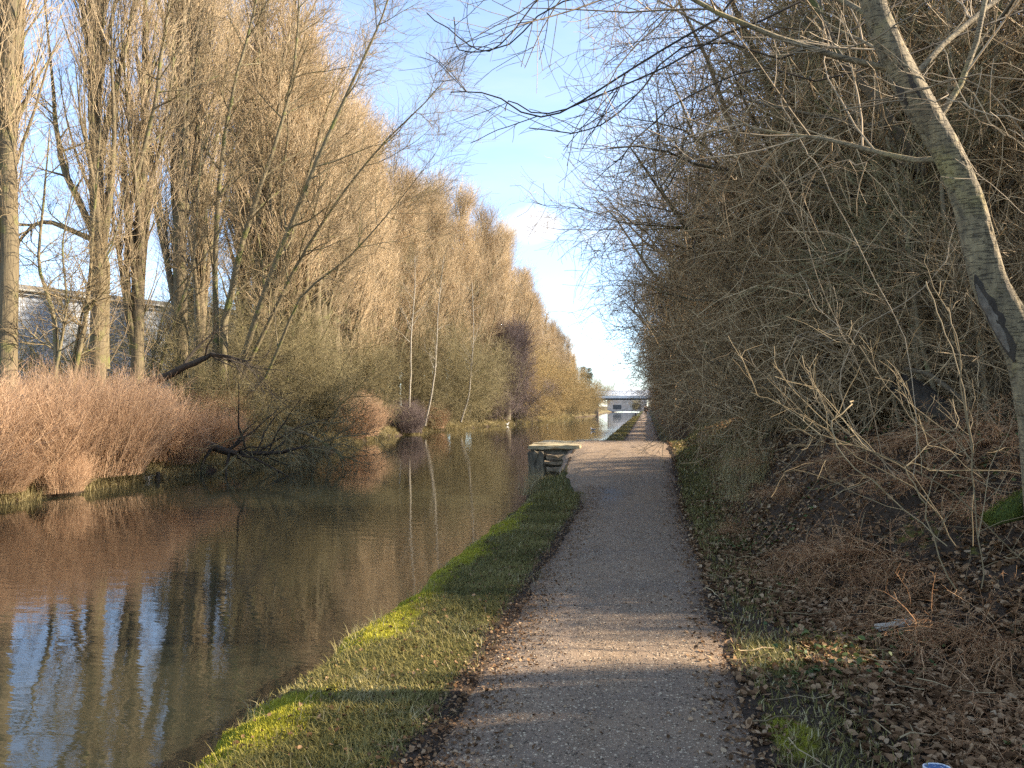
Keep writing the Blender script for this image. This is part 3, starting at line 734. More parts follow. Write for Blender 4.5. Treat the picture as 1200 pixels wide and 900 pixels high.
# ---- far bridge and what stands beyond it
br = thing('canal_bridge', 'pale flat concrete bridge crossing the canal at the far end of the towpath', 'bridge', (-4, 165, 0))
pm = plain_mat('bridge_paint', (.70, .69, .67), (.82, .80, .78), .6, .7, 0)
b_ = MB(); b_.box((1.5, 4, 3.55), (34, 8, .55)); b_.obj('deck', pm, br, False)
b_ = MB(); b_.box((1.5, 4, 3.1), (33.6, 7.2, .3)); b_.obj('girder', plain_mat('girder', (.06, .06, .06), (.10, .10, .10), 3, .6, 0), br, False)
b_ = MB()
b_.box((1.5, -.05, 4.75), (34, .1, .1)); b_.box((1.5, -.05, 4.38), (34, .06, .07))
for q in range(23): b_.box((-15.2 + q * 1.5, -.05, 4.36), (.09, .09, .76))
b_.obj('railing', pm, br, False)
b_ = MB(); b_.box((1.5, 7.9, 4.75), (34, .1, .1)); b_.box((1.5, 7.9, 4.3), (34, .06, .07)); b_.obj('railing', pm, br, False)
brick = plain_mat('old_brick', (.16, .10, .07), (.28, .19, .13), 4, .9)
b_ = MB(); b_.box((-9.4, 4, 1.3), (5.6, 7.4, 3.3)); b_.obj('abutment', brick, br, False)
b_ = MB(); b_.box((8.6, 4, 1.4), (7, 7.4, 3.2)); b_.obj('abutment', brick, br, False)
def house(label, x, y, wdt, dep, ht, mt, rows, cols, name='brick_building', roof_c=(.2, .12, .09), group=None):
    t = thing(name, label, 'building', (x, y, -.2), 0, 1, group)
    b = MB(); b.box((0, 0, ht / 2), (wdt, dep, ht)); b.obj('wall', mt, t, False)
    r = MB(); e = .4; w2, d2 = wdt / 2 + e, dep / 2 + e
    r.add([[-w2, -d2, ht + .01], [w2, -d2, ht + .01], [w2, d2, ht + .01], [-w2, d2, ht + .01], [-w2, 0, ht + dep * .3], [w2, 0, ht + dep * .3]],
          [[0, 1, 5, 4], [2, 3, 4, 5]]); r.add([[-w2, -d2, ht + .01], [-w2, d2, ht + .01], [-w2, 0, ht + dep * .3]], [[0, 2, 1]]); r.add([[w2, -d2, ht + .01], [w2, d2, ht + .01], [w2, 0, ht + dep * .3]], [[0, 1, 2]])
    r.obj('roof', plain_mat('roof_' + name, tuple(.8 * q for q in roof_c), roof_c, 4), t, False)
    wm = plain_mat('pane', (.05, .055, .06), (.09, .095, .10), 2, .15, 0)
    for i in range(rows):
        for j in range(cols):
            cx = (j - (cols - 1) / 2) * wdt / cols; cz = 1.5 + i * 2.8
            b = MB(); b.box((cx, -dep / 2 - .03, cz), (wdt / cols * .42, .1, 1.5)); b.obj('window', wm, t, False)
    return t
house('low pinkish brick building seen under the far bridge', -6.5, 262, 13, 9, 4.6, plain_mat('pink_brick', (.42, .31, .24), (.68, .56, .46), 1.2, .9), 1, 2, roof_c=(.52, .52, .53))
house('pale rendered building beside the brick one under the bridge', 6, 270, 11, 9, 5.2, plain_mat('render_pale', (.60, .55, .47), (.72, .67, .58), 3, .9), 1, 3, 'rendered_building', (.22, .20, .19))
for k, (x, y, s) in enumerate([(-19, 190, 1.15), (-14.5, 205, 1.25), (12, 200, 1.2), (-3.5, 248, .5), (2.5, 250, .42)]):
    put('thicket_tree', WIL[k % 3], (M['ash_bark'], M['olive_twig']), ('trunk', 'crown'), ['bare tree behind the bridge abutment across the canal', 'bare tree just beyond the far bridge by the water', 'bare tree beyond the bridge on the towpath side', 'small tree before the pinkish building under the bridge', 'smaller tree before the rendered building under the bridge'][k], 'tree', (x, y, .3), k, s)
SPR = None
b_ = MB()
r_ = np.random.default_rng(77); P = np.zeros((1, 10, 3)); P[0, :, 2] = np.linspace(0, 13, 10); R = np.linspace(.2, .02, 10)[None]
A, AR = grow(r_, P, R, 170, .08, .99, 3.1, (70, 100), 6, (0, 0, -.02), .05, .3, .012, .04, .2, .85)
B, BR = grow(r_, A, AR, 16, .1, 1, .7, (40, 80), 4, (0, 0, -.03), .1, .8, .02, .03, .4)
tr_ = MB(); tr_.tubes(P, R, 8); b_.tubes(A, AR, 4); b_.tubes(B, BR, 3)
sp_ = (tr_.mesh('conifer_trunk'), b_.mesh('conifer_crown'))
M['conifer'] = twig_mat('conifer', (.02, .03, .012), (.045, .055, .022), (.07, .08, .035))
for k, (x, y, s) in enumerate([(-11.6, 158, .70), (-13.2, 163, .74)]):
    put('conifer_tree', sp_, (M['thorn_bark'], M['conifer']), ('trunk', 'crown'), ['dark conifer at the end of the tree row by the bridge', 'second dark conifer tucked behind the one by the bridge'][k], 'tree', (x, y, .3), k, s)

# ---- thicket of trees on the embankment right of the towpath
THN = [thorn_meshes(700 + k, 8.4, 6, (-.028, 0, 0), (6, 34), 14, 10, 9, .58, .10, rt=.0037) for k in range(4)]
TM = (M['thorn_bark'], M['thorn_twig'])
rowA = [(3.9, 10.8, .86), (3.0, 13.2, .95), (3.1, 15.3, .95), (3.3, 23.6, 1.05), (3.3, 26.4, 1.02), (3.2, 30.2, 1.05), (3.2, 34.5, 1.05), (3.4, 39, 1.0), (3.5, 44, 1.02), (3.6, 49.5, .98),
        (3.7, 55.5, 1.0), (3.8, 62, .95), (4.0, 69, .95), (4.1, 77, .95), (4.2, 86, .9), (4.3, 96, .92), (4.4, 107, .9), (4.5, 119, .9), (4.6, 132, .85), (4.7, 146, .8)]
rowB = [(6.4, 11.6, 1.02), (6.2, 13.6, 1.1), (6.2, 24.8, 1.15), (6.4, 27.6, 1.15), (6.5, 30.5, 1.2), (6.4, 36.5, 1.2), (6.5, 43.5, 1.2), (6.4, 52, 1.2), (6.4, 62, 1.15), (6.5, 74, 1.15), (6.5, 90, 1.15)]
rowC = [(10.5, 14.5, 1.15), (10.6, 27, 1.2), (10.4, 28, 1.25), (10.5, 35, 1.25)]
labA = ['bare tangled thorn tree standing behind the leaning trunk', 'bare tangled thorn tree on the bank before the stone-edged rise', 'bare thorn tree leaning over the stone-edged rise in the path',
        'bare thorn tree on the bank just past the rise in the path']
k = 0
for row, nm in ((rowA, 'A'), (rowB, 'B'), (rowC, 'C')):
    for j, (x, y, s) in enumerate(row):
        if nm == 'A': x += .40 if y < 60 else .15
        if nm == 'A' and j < 4: lb, gp = labA[j], None
        elif nm == 'A': lb, gp = 'bare thorn tree in the line overhanging the towpath beyond the rise', 'thorn trees overhanging the towpath'
        elif nm == 'B': lb, gp = 'bare tangled thorn tree in the second line up the embankment', 'thorn trees up the embankment'
        else: lb, gp = 'bare tree in the back line at the top of the embankment', 'trees at the top of the embankment'
        put('thorn_tree', THN[k % 4], TM, ('trunk', 'crown'), lb, 'tree', (x, y, float(H(x, y)) - .1), RNG.uniform(-.5, .5), s, gp); k += 1
# lower bushes on the bank edge
def near_fill():
    for j, (x, y, s, lb) in enumerate([(4.6, 9.4, .95, 'tangled brown bush behind the hazel poles'), (5.8, 11.0, 1.15, 'tall tangled brown bush deeper behind the hazel poles'), (3.7, 8.7, .62, 'small tangled bush at the foot of the hazel poles'),
                                       (6.6, 13.2, 1.2, 'brown bush at the back of the near thicket'), (3.6, 11.8, .8, 'tangled bush under the first thorn trees'), (7.6, 11.6, 1.3, 'broad brown bush beyond the tall one behind the hazel poles')]):
        put('bank_bush', BSH[j % 2], (M['thorn_bark'], M['olive_twig'] if j % 2 else M['thorn_twig']), ('stems', 'twigs'), lb, 'bush', (x, y, float(H(x, y)) - .05), j * 1.9, s)
BSH = [thorn_meshes(800 + k, 3.4, 9, (-.02, 0, 0), (15, 55), 9, 8, 9, .42, .05, .03) for k in range(2)]
for j, (x, y, s) in enumerate([(2.5, 12.2, .8), (2.6, 14.8, .9), (2.4, 24, .9), (2.3, 26.5, .85), (2.3, 29, .9), (2.2, 33.5, .9), (2.2, 38.5, .9), (2.2, 44, .9), (2.2, 50, .9), (2.5, 57, .85), (2.6, 66, .85), (2.7, 76, .85), (2.8, 88, .8), (2.9, 100, .8), (3.0, 115, .8)]):
    lb, gp = (('low dark bush at the bank edge below the first thorn trees', None), ('low dark bush beside the dry grass on the bank', None))[j] if j < 2 else ('low dark bush along the bank edge beyond the rise', 'low bushes beyond the rise')
    put('bank_bush', BSH[j % 2], TM, ('stems', 'twigs'), lb, 'bush', (x, y, float(H(x, y)) - .05), j * 1.3, s, gp)
near_fill()
# slim sunlit coppice stems among them
for j, (u, Yd) in enumerate([(1062, 9.5), (1096, 9.0), (1118, 8.6), (1140, 9.3), (1160, 8.4), (1085, 10.5), (1012, 11.5), (975, 12.5)]):
    b = at(u, 500, Yd); b[2] = float(H(b[0], b[1]))
    rr = np.random.default_rng(60 + j); tx = rr.normal(0, .35)
    P = [b - [0, 0, .2], b + [tx * .5 + rr.normal(0, .09), 0, 1.1], b + [tx * .9 + rr.normal(0, .12), .2, 2.3], b + [tx * 1.6 + rr.normal(0, .15), .3, 4.0], b + [tx * 2.4, .3, 6.2]]
    custom_tree('hazel_pole', ['slim pale hazel pole between the leaning trunk and the thorn trees', 'slim pale hazel pole farther back on the embankment'][j > 4], 'tree', b - [0, 0, .2], [P],
                [(.042, .038, .031, .024, .01)] if j % 2 else [(.028, .025, .021, .016, .008)], M['hazel_bark'], M['olive_twig'], 'hazel poles behind the leaning trunk' if j <= 4 else 'hazel poles farther back', n1=16, n2=6, n3=5, L1=1.5, L2=.9, L3=.4, t0=.3, sides=7)

# stem rows added out of view to shade the path, gaps left for sun
def shade_stems():
    r = np.random.default_rng(9); mb = MB()
    ysun = math.tan(SUN_AZ)
    for x, hz in ((13.0, 8.6), (15.0, 9.9), (17.5, 11.2), (19.5, 12.2)):
        n = 4400
        y = np.concatenate([r.uniform(-14, 33, n), ysun * x + r.uniform(.5, 4.45, 1100)]); n = len(y)
        y0 = y - ysun * x                       # where the sun ray through here meets the path line x = 0
        ok = (np.abs(y0 - 4.95) > .46 + .08 * r.normal(size=n)) & (np.abs(y0 - 17.9) > 1.7)
        low = ~ok; hz_ = np.where(low, 4.6, hz - .62 * ((y0 > 3.3) & (y0 < 6.4)) - .42 * ((y0 >= 6.4) & (y0 < 11.5))); n = len(y)
        zb = H(np.full(n, x), y)
        h = (hz_ - zb) * np.where(low, .85, r.uniform(.5, 1.03, n)) * (.9 + .2 * fbm(y * .4, y * 0 + x))
        px = x + r.normal(0, .5, n)
        K = 6; s = np.linspace(0, 1, K)
        dx = r.normal(0, .30, n); dy = r.normal(0, .10, n)
        P = np.stack([px[:, None] + dx[:, None] * s, y[:, None] + dy[:, None] * s + r.normal(0, .02, (n, K)), zb[:, None] - .1 + h[:, None] * s], -1)
        mb.tubes(P, np.linspace(.026, .014, K)[None] * r.uniform(.6, 1.6, n)[:, None], 4)
    return mb
tag(shade_stems().obj('shade_woodland', M['thorn_bark']), kind='stuff')

# ---- the leaning trunk
YT = 4.7
tp = [(1004, -70), (1022, 0), (1046, 62), (1078, 122), (1110, 178), (1134, 236), (1147, 288), (1160, 336), (1182, 378), (1202, 420), (1213, 470), (1222, 520), (1240, 570)]
wpx = [36, 36, 41, 43, 42, 44, 46, 50, 54, 54, 56, 60, 70]
P = np.array([at(u, v, YT + .012 * k) for k, (u, v) in enumerate(tp)])[::-1]
base = P[0].copy(); base[2] = float(H(base[0], base[1])) - .05
P[0] = base
Rr = np.array(wpx[::-1]) / 2 * (YT * 1.0) / FPX * .70
K = 60
Ps = spline(P, K) - base; q = np.interp(np.linspace(0, 1, K), np.linspace(0, 1, len(Rr)), Rr)
lt = thing('leaning_tree', 'thick leaning tree with ringed bark and a long scar, bending over the embankment', 'tree', tuple(base))
rr = np.random.default_rng(3)
wd = MB()
# lumpy trunk: ring radii vary around the stem
def lumpy(mb, P, R, sides=22, amp=.07, seed=1):
    K = len(P); T = nrm(np.gradient(P, axis=0)); ref = np.array([0, 1.0, 0])
    U = nrm(np.cross(T, np.broadcast_to(ref, T.shape))); Wv = np.cross(T, U)
    th = np.arange(sides) * 2 * math.pi / sides
    s = np.linspace(0, 1, K)[:, None] * K
    lump = 1 + amp * 2 * (fbm(np.cos(th)[None] * 1.2 + 9 + seed, s * .16 + np.sin(th)[None] * 1.2, 3) - .5) + .03 * np.sin(3 * th + s * .12)
    V = P[:, None] + (R[:, None] * lump)[..., None] * (np.cos(th)[None, :, None] * U[:, None] + np.sin(th)[None, :, None] * Wv[:, None])
    k = (np.arange(K - 1) * sides)[:, None]; a = np.arange(sides)[None]; a2 = (a + 1) % sides
    mb.add(V, np.stack([k + a, k + a2, k + sides + a2, k + sides + a], -1).reshape(-1, 4), np.full(K * sides, .5))
K2 = 260; Pd = spline(Ps, K2); qd = np.interp(np.linspace(0, 1, K2), np.linspace(0, 1, K), q)
def barky(mb, P, R, sides=72):
    K = len(P); T = nrm(np.gradient(P, axis=0)); ref = np.array([0, 1.0, 0])
    U = nrm(np.cross(T, np.broadcast_to(ref, T.shape))); Wv = np.cross(T, U)
    th = np.arange(sides) * 2 * math.pi / sides
    ln = np.concatenate([[0], np.cumsum(np.linalg.norm(np.diff(P, axis=0), axis=1))])[:, None]
    cx, cy = np.cos(th)[None], np.sin(th)[None]
    big = fbm(cx * 1.1 + 9 + ln * .3, ln * 2.2 + cy * 1.1, 3) - .5
    plate = np.abs(fbm(cx * 3.2 + 40 + ln * .2, ln * 4.5 + cy * 3.2, 3) - .5)
    fine = fbm(cx * 9 + 70, ln * 45 + cy * 9, 2) - .5
    lump = 1 + .17 * big + .03 * np.sin(3 * th[None] + ln * 3) - .16 * np.exp(-(plate / .018) ** 2) * ss(.2, .7, big + .5) + .045 * fine
    V = P[:, None] + (R[:, None] * lump)[..., None] * (np.cos(th)[None, :, None] * U[:, None] + np.sin(th)[None, :, None] * Wv[:, None])
    k = (np.arange(K - 1) * sides)[:, None]; a = np.arange(sides)[None]; a2 = (a + 1) % sides
    mb.add(V, np.stack([k + a, k + a2, k + sides + a2, k + sides + a], -1).reshape(-1, 4), np.full(K * sides, .5))
barky(wd, Pd, qd)
A, AR = grow(rr, Ps[None], q[None], 7, .62, 1.0, 2.4, (40, 80), 8, (-.05, 0, .0), .10, .25, .008, .022, .3)
wd.tubes(A, AR, 7)
wd.obj('trunk', M['lean_bark'], lt)
cr = MB()
B, BR = grow(rr, A, AR, 9, .15, 1, 1.0, (25, 65), 6, (-.02, 0, 0), .12, .7, .003, .007, .4); cr.tubes(B, BR, 4)
D, DR = grow(rr, B, BR, 5, .2, 1, .4, (25, 65), 4, (0, 0, 0), .12, .7, .002, .004, .4); cr.tubes(D, DR, 3)
cr.obj('crown', M['pale_twig'], lt)
# the scar: old wood laid bare on the side of the trunk, with a dark rim
tv = [p_[1] for p_ in tp]
def scar(v0, v1, phi, half, matl, name, lift):
    n, m = 18, 9
    idx = np.interp(np.linspace(v0, v1, n), tv, np.arange(len(tv)))          # along the traced points, top first
    t_ = 1 - idx / (len(tp) - 1)
    j = np.clip(t_ * (K2 - 1), 0, K2 - 1.001); i0 = j.astype(int); f_ = (j - i0)[:, None]
    ax = Pd[i0] * (1 - f_) + Pd[i0 + 1] * f_; rd_ = np.interp(t_, np.linspace(0, 1, K2), qd)
    T = nrm(np.gradient(ax, axis=0)); c = nrm(EYE - base - ax); c = nrm(c - T * np.sum(c * T, 1, keepdims=True)); S = np.cross(T, c)
    prof = np.sin(np.linspace(.06, math.pi - .06, n)) ** .7 * (1 + .25 * rr.normal(0, .5, n))
    rows = []
    for a in np.linspace(-1, 1, m):
        ang_ = rad(phi) + a * rad(half) * prof
        q_ = rd_ * (lift - .10 * abs(a) ** 4) + rr.normal(0, .0012, n)
        rows.append(ax + q_[:, None] * (np.cos(ang_)[:, None] * c + np.sin(ang_)[:, None] * S))
    V = np.stack(rows, 1); k = (np.arange(n - 1) * m)[:, None]; a = np.arange(m - 1)[None]
    mb = MB(); mb.add(V, np.stack([k + a, k + a + 1, k + m + 1 + a, k + m + a], -1).reshape(-1, 4)); return mb.obj(name, matl, lt)
SG = 1
scar(318, 418, 34 * SG, 32, M['dead_bark'], 'bark_scar', 1.08)['label'] = 'dark rim of the long bark scar'
scar(328, 405, 36 * SG, 20, plain_mat('bare_wood', (.075, .058, .042), (.20, .165, .125), 20, .85), 'scar_wood', 1.115)
scar(66, 122, -12 * SG, 15, M['dead_bark'], 'bark_fissure', 1.06)
scar(92, 118, 46 * SG, 24, M['dead_bark'], 'bark_fissure', 1.06)

# ---- near tree out of frame whose limbs arch over the path
def limb_set(t, name, mat, lists, r0, twm, sub=7, L=.7, seed=4, bias=(-.04, 0, -.01), base=np.zeros(3), L3=.28, wob=.09, rmax=.007):
    r = np.random.default_rng(seed); mb = MB(); tw = MB()
    Pl = np.array([spline(np.array(l) - base, 18) for l in lists]); Pl[:, 1:-1] += r.normal(0, .006 + .05 * (wob - .09), Pl[:, 1:-1].shape)
    R = np.array([np.linspace(a, .0045, 18) for a in r0])
    mb.tubes(Pl, R, 6)
    B, BR = grow(r, Pl, R, sub, .12, .97, L, (22, 58), 8, bias, wob, .65, min(.0028, rmax * .6), rmax, .5, .3); tw.tubes(B, BR, 4)
    D, DR = grow(r, B, BR, 4, .2, 1, L3, (30, 70), 4, bias, wob * 1.3, .7, .0016, rmax * .5, .5); tw.tubes(D, DR, 3)
    if twm is mat and name == 'stems':
        for a_, f_, v_ in zip(tw.a, tw.f, tw.v): mb.v.append(v_); mb.a.append(a_); mb.f.append(f_ + mb.n)
        mb.obj(name, mat, t); return
    mb.obj(name, mat, t); tw.obj('twigs', twm, t)
YO = 6.2
ob = np.array([4.2, 7.7, float(H(4.2, 7.7))])
ot = thing('overhanging_tree', 'bare tree whose long dark boughs arch across the sky over the towpath', 'tree', tuple(ob))
mb = MB(); pt = spline(np.array([[0, 0, -.2], [-.1, 0, 2.2], [-.45, 0, 4.2], [-.9, 0, 5.8], [-1.5, .1, 7.5]]), 20); mb.tubes(pt, np.linspace(.13, .05, 20), 10); mb.obj('trunk', M['thorn_bark'], ot)
start = lambda f: ob + pt[int(f * 19)]
limb_set(ot, 'bough', M['dark_twig'], [
    [start(.72), at(900, -30, YO), at(845, 18, YO - .1), at(770, 62, YO - .2), at(690, 112, YO - .3), at(630, 138, YO - .3), at(575, 110, YO - .35), at(528, 108, YO - .4)],
    [start(.66), at(930, 5, YO), at(850, 40, YO), at(775, 80, YO), at(700, 112, YO), at(640, 135, YO), at(600, 118, YO), at(592, 130, YO)],
    [start(.78), at(850, -40, YO - .2), at(760, -20, YO - .2), at(650, 5, YO - .3), at(600, 48, YO - .3), at(560, 62, YO - .3), at(535, 52, YO - .3), at(532, 20, YO - .3)],
    [start(.6), at(950, 60, YO + .3), at(860, 50, YO + .3), at(790, 62, YO + .2), at(740, 118, YO + .1), at(715, 140, YO), at(680, 156, YO), at(620, 150, YO)],
    [start(.8), at(820, -60, YO), at(700, -40, YO), at(640, -10, YO), at(590, 50, YO - .1), at(560, 58, YO), at(530, 38, YO), at(500, 15, YO)],
    [start(.5), at(990, 90, YO + .4), at(900, 80, YO + .4), at(830, 100, YO + .3), at(770, 140, YO + .2), at(735, 175, YO + .1), at(730, 185, YO + .1), at(718, 190, YO + .1)]],
    [.012, .010, .008, .010, .008, .009], M['dark_twig'], 6, .7, base=ob)

# ---- pale sunlit shoots before the thicket
sh_sets = [('pale arching shoots springing across the leaning trunk', 4.3, [[(1290, 150), (1180, 90), (1085, 100), (1050, 120), (985, 130), (978, 125)], [(1240, 10), (1110, -6), (1050, 30), (1000, 54), (930, 62), (868, 60)],
             [(1260, 280), (1180, 130), (1120, 95), (1060, 110), (1010, 122), (985, 128)], [(1270, 180), (1200, 142), (1150, 130), (1110, 115), (1080, 122), (1060, 118)]]),
           ('pale crooked shoots fanning out low over the bank', 5.6, [[(1120, 640), (1080, 580), (1010, 540), (960, 500), (905, 470), (880, 460)], [(1105, 610), (1060, 548), (1010, 525), (990, 505), (960, 505), (918, 502)],
             [(1150, 560), (1080, 500), (1030, 440), (1005, 405), (975, 400), (940, 410)], [(1140, 640), (1140, 560), (1132, 480), (1120, 420), (1100, 370), (1085, 330)]]),
           ('pale bramble shoots arched beside the mossy log', 4.9, [[(1120, 690), (1090, 620), (1075, 570), (1060, 545), (1100, 552), (1200, 556)], [(1150, 690), (1148, 620), (1140, 560), (1130, 470), (1120, 400), (1110, 360)],
             [(1260, 700), (1180, 640), (1090, 560), (1000, 520), (940, 505), (920, 510)], [(1110, 640), (1055, 590), (990, 535), (975, 500), (990, 480), (1000, 470)]]),
           ('pale twiggy hazel shoots spreading before the dark thicket', 6.8, [[(1050, 560), (985, 470), (1000, 400), (1020, 380), (1090, 330), (1110, 300)], [(1060, 560), (960, 480), (920, 440), (930, 400), (950, 390), (975, 396)],
             [(1040, 560), (1010, 440), (960, 330), (930, 240), (905, 200), (880, 175)], [(1070, 560), (1065, 420), (1012, 300), (960, 200), (940, 170), (915, 115)]])]
for k, (lb, Yd, L) in enumerate(sh_sets):
    b = at(*L[0][0], Yd); b[2] = float(H(b[0], b[1])) if k else b[2]
    t = thing('sapling_shoots', lb, 'shoots', tuple(b))
    lists = [[at(u, v, Yd + .08 * i - .05 * j) for i, (u, v) in enumerate(l)] for j, l in enumerate(L)]
    if k == 0: 
        for j, l in enumerate(lists): l.insert(0, at(1300, 500, 4.3)); l.pop()
    limb_set(t, 'stems', M['pale_twig' if k in (0, 3) else 'ash_twig'], lists, [.0040, .0036, .0034, .003], M['pale_twig' if k in (0, 3) else 'ash_twig'], 5, .55, 20 + k, (-.01, 0, .01), b, .22, .15, .0026)

# ---- small plants and litter
def blades(mb, x, y, z, L, wd, r, lean=.5, curl=.5, K=4, rnd=None, updir=None):
    n = len(x); a = r.random(n) * 6.283
    dirh = np.stack([np.cos(a), np.sin(a), np.zeros(n)], 1)
    side = np.stack([-np.sin(a), np.cos(a), np.zeros(n)], 1)
    P = np.stack([x, y, z], 1); d = nrm(dirh * (lean * r.random(n))[:, None] + [0, 0, 1])
    c = (curl * r.random(n))[:, None]; rows = []
    for k in range(K):
        wk = (wd * (1 - k / (K - 1) * .92))[:, None] if not np.isscalar(wd) else wd * (1 - k / (K - 1) * .92)
        rows.append(P - side * wk); rows.append(P + side * wk)
        P = P + d * (L / (K - 1))[:, None]; d = nrm(d + dirh * c * .7 - np.array([0, 0, 1]) * c * .35)
    V = np.stack(rows, 1); b = (np.arange(n) * 2 * K)[:, None]; k = (np.arange(K - 1) * 2)[None]
    F = np.stack([b + k, b + k + 1, b + k + 3, b + k + 2], -1).reshape(-1, 4)
    mb.add(V, F, np.repeat(r.random(n) if rnd is None else rnd, 2 * K))

LT = np.array([[0, 0, 0], [-.34, .3, .10], [-.36, .68, .13], [0, 1.05, .03], [.36, .68, .13], [.34, .3, .10], [0, .33, 0], [0, .7, .0]])
LFc = np.array([[0, 6, 1, 1], [6, 7, 2, 1], [7, 3, 2, 2], [0, 5, 6, 6], [6, 5, 4, 7], [7, 4, 3, 3]])
def leaves(mb, x, y, z, size, r, tilt=.5, rnd=None):
    n = len(x)
    V = np.repeat(LT[None], n, 0) - [0, .5, 0]
    V = V * [[[1, 1, 1]]] * (r.uniform(.7, 1.3, (n, 1, 3)))
    V[:, :, 2] *= r.uniform(-1, 3.2, n)[:, None]
    V[:, :, 2] += r.uniform(-.5, .7, n)[:, None] * V[:, :, 1] ** 2 * 1.2
    V *= size[:, None, None]
    a, b = r.normal(0, tilt, n), r.normal(0, tilt, n); g = r.random(n) * 6.283
    ca, sa = np.cos(a)[:, None], np.sin(a)[:, None]
    Yv, Zv = V[..., 1] * ca - V[..., 2] * sa, V[..., 1] * sa + V[..., 2] * ca
    cb, sb = np.cos(b)[:, None], np.sin(b)[:, None]
    Xv, Zv = V[..., 0] * cb + Zv * sb, -V[..., 0] * sb + Zv * cb
    cg, sg = np.cos(g)[:, None], np.sin(g)[:, None]
    V = np.stack([Xv * cg - Yv * sg + x[:, None], Xv * sg + Yv * cg + y[:, None], Zv + z[:, None]], -1)
    q = (np.arange(n) * 8)[:, None]
    tri = np.array([[0, 6, 1], [7, 3, 2], [0, 5, 6], [7, 4, 3]]); qd = np.array([[6, 7, 2, 1], [6, 5, 4, 7]])
    rv = np.repeat(r.random(n) if rnd is None else rnd, 8)
    nb = mb.n; mb.add(V, (q[:, :, None] + tri[None]).reshape(-1, 3), rv)
    mb.f.append((q[:, :, None] + qd[None]).reshape(-1, 4).astype(np.int32) + nb)

def dens_y(r, n, a, b, p=2.2):          # more points near the camera
    u = r.random(n); return a + (b - a) * u ** p

r = np.random.default_rng(21)
# verge grass beside the water
mb = MB(); n = 120000
y = dens_y(r, n, 2.4, 13.6, 1.9); x = r.uniform(-2.14, -.95, n)
g = lawn(x, y) * (.35 + 1.3 * fbm(x * 2.1, y * 2.1 + 33)) - 1.0 * np.clip(mossy(x, y), 0, 1)
ok = g > .18 + .65 * r.random(n); x, y = x[ok], y[ok]
z = H(x, y); L = .018 + .05 * r.random(len(x)) ** 1.6 * (.3 + 1.4 * fbm(x * 3, y * 3))
blades(mb, x, y, z - .004, L, (.0022 + .0018 * r.random(len(x))), r, 1.5, 1.0, 4, np.clip(.5 * r.random(len(x)) + .9 * (fbm(x * 1.7 + 20, y * 1.7, 3) - .25), 0, 1))
n = 7000; y = dens_y(r, n, 2.4, 15, 1.7); x = np.where(r.random(n) < .45, -2.08 + r.normal(0, .07, n), r.uniform(-2.1, -1.0, n)); ok = fbm(x * 2.6 + 60, y * 2.6, 3) > .52; x, y = x[ok], y[ok]
blades(mb, x, y, H(x, y) - .01, r.uniform(.04, .15, len(x)), .0024 + 0 * x, r, 1.2, .9, 5, np.clip(.55 + .5 * r.random(len(x)), 0, 1))
n = 9000; y = np.concatenate([r.uniform(12.5, 15.4, 3500), r.uniform(25, 120, 5500)]); x = r.uniform(-2.12, -1.05, n); ok = x < path_l(y) - .02; x, y = x[ok], y[ok]
blades(mb, x, y, H(x, y), r.uniform(.05, .14, len(x)) * np.where(y < 20, .6, 1), .010 * np.where(y < 20, .45, 1), r, .8, .6, 3)
# verge on the embankment side
n = 80000; y = dens_y(r, n, 2.6, 26, 2.0); x = r.uniform(.46, 2.6, n)
g = lawn(x, y) * (.2 + 1.4 * fbm(x * 2.1 + 50, y * 2.1)); ok = g > .13 + .5 * r.random(n); x, y = x[ok], y[ok]
blades(mb, x, y, H(x, y) - .004, .02 + .06 * r.random(len(x)) ** 1.5, .0022 + .0018 * r.random(len(x)) + .0004 * y, r, .9, .8)
tag(mb.obj('verge_grass', M['grass']), kind='stuff')
# moss cushions
mb = MB(); n = 160000; y = dens_y(r, n, 2.4, 14, 1.9); x = np.where(r.random(n) < .6, r.uniform(-2.2, -1.55, n), r.uniform(-1.6, 2.4, n))
ok = np.clip(mossy(x, y), 0, 1) * (.3 + 1.4 * fbm(x * 3 + 8, y * 3)) > .25 + .45 * r.random(n); x, y = x[ok], y[ok]
blades(mb, x, y, H(x, y) - .004, .012 + .018 * r.random(len(x)), .0022 + 0 * x + .0002 * y, r, 1.2, .6, 3)
tag(mb.obj('moss', M['moss_tuft']), kind='stuff')
# leaf litter
mb = MB(); n = 110000; y = dens_y(r, n, 2.5, 20, 1.9); x = r.uniform(.5, 5.0, n)
cov = (.50 + .50 * ss(.7, 1.2, x)) * np.clip(2.6 * (fbm(x * 1.4 + 3, y * 1.4) - .20), .42 + .5 * ss(1.0, 1.5, x) * (1 - ss(4.6, 6, y)), 1.3) * (1 - .55 * np.clip(lawn(x, y), 0, 1)) 
ok = cov > .16 + .55 * r.random(n); x, y = x[ok], y[ok]
leaves(mb, x, y, H(x, y) + r.uniform(0, .022, len(x)), r.uniform(.022, .062, len(x)), r, .45)
n = 7000; y = dens_y(r, n, 2.4, 14, 1.9); x = -.96 + r.normal(0, .16, n); leaves(mb, x, y, np.maximum(H(x, y), path_z(x, y)) + .006, r.uniform(.008, .026, n), r, .35)
n = 1500; y = dens_y(r, n, 2.4, 12, 1.8); x = -1.0 - 1.0 * r.random(n) ** 1.6; leaves(mb, x, y, H(x, y) + .012, r.uniform(.010, .032, n), r, .5, r.random(n) * .85)
n = 700; y = dens_y(r, n, 2.6, 16, 1.6); x = r.uniform(-.9, .5, n); leaves(mb, x, y, path_z(x, y) + .006, r.uniform(.008, .022, n), r, .3)
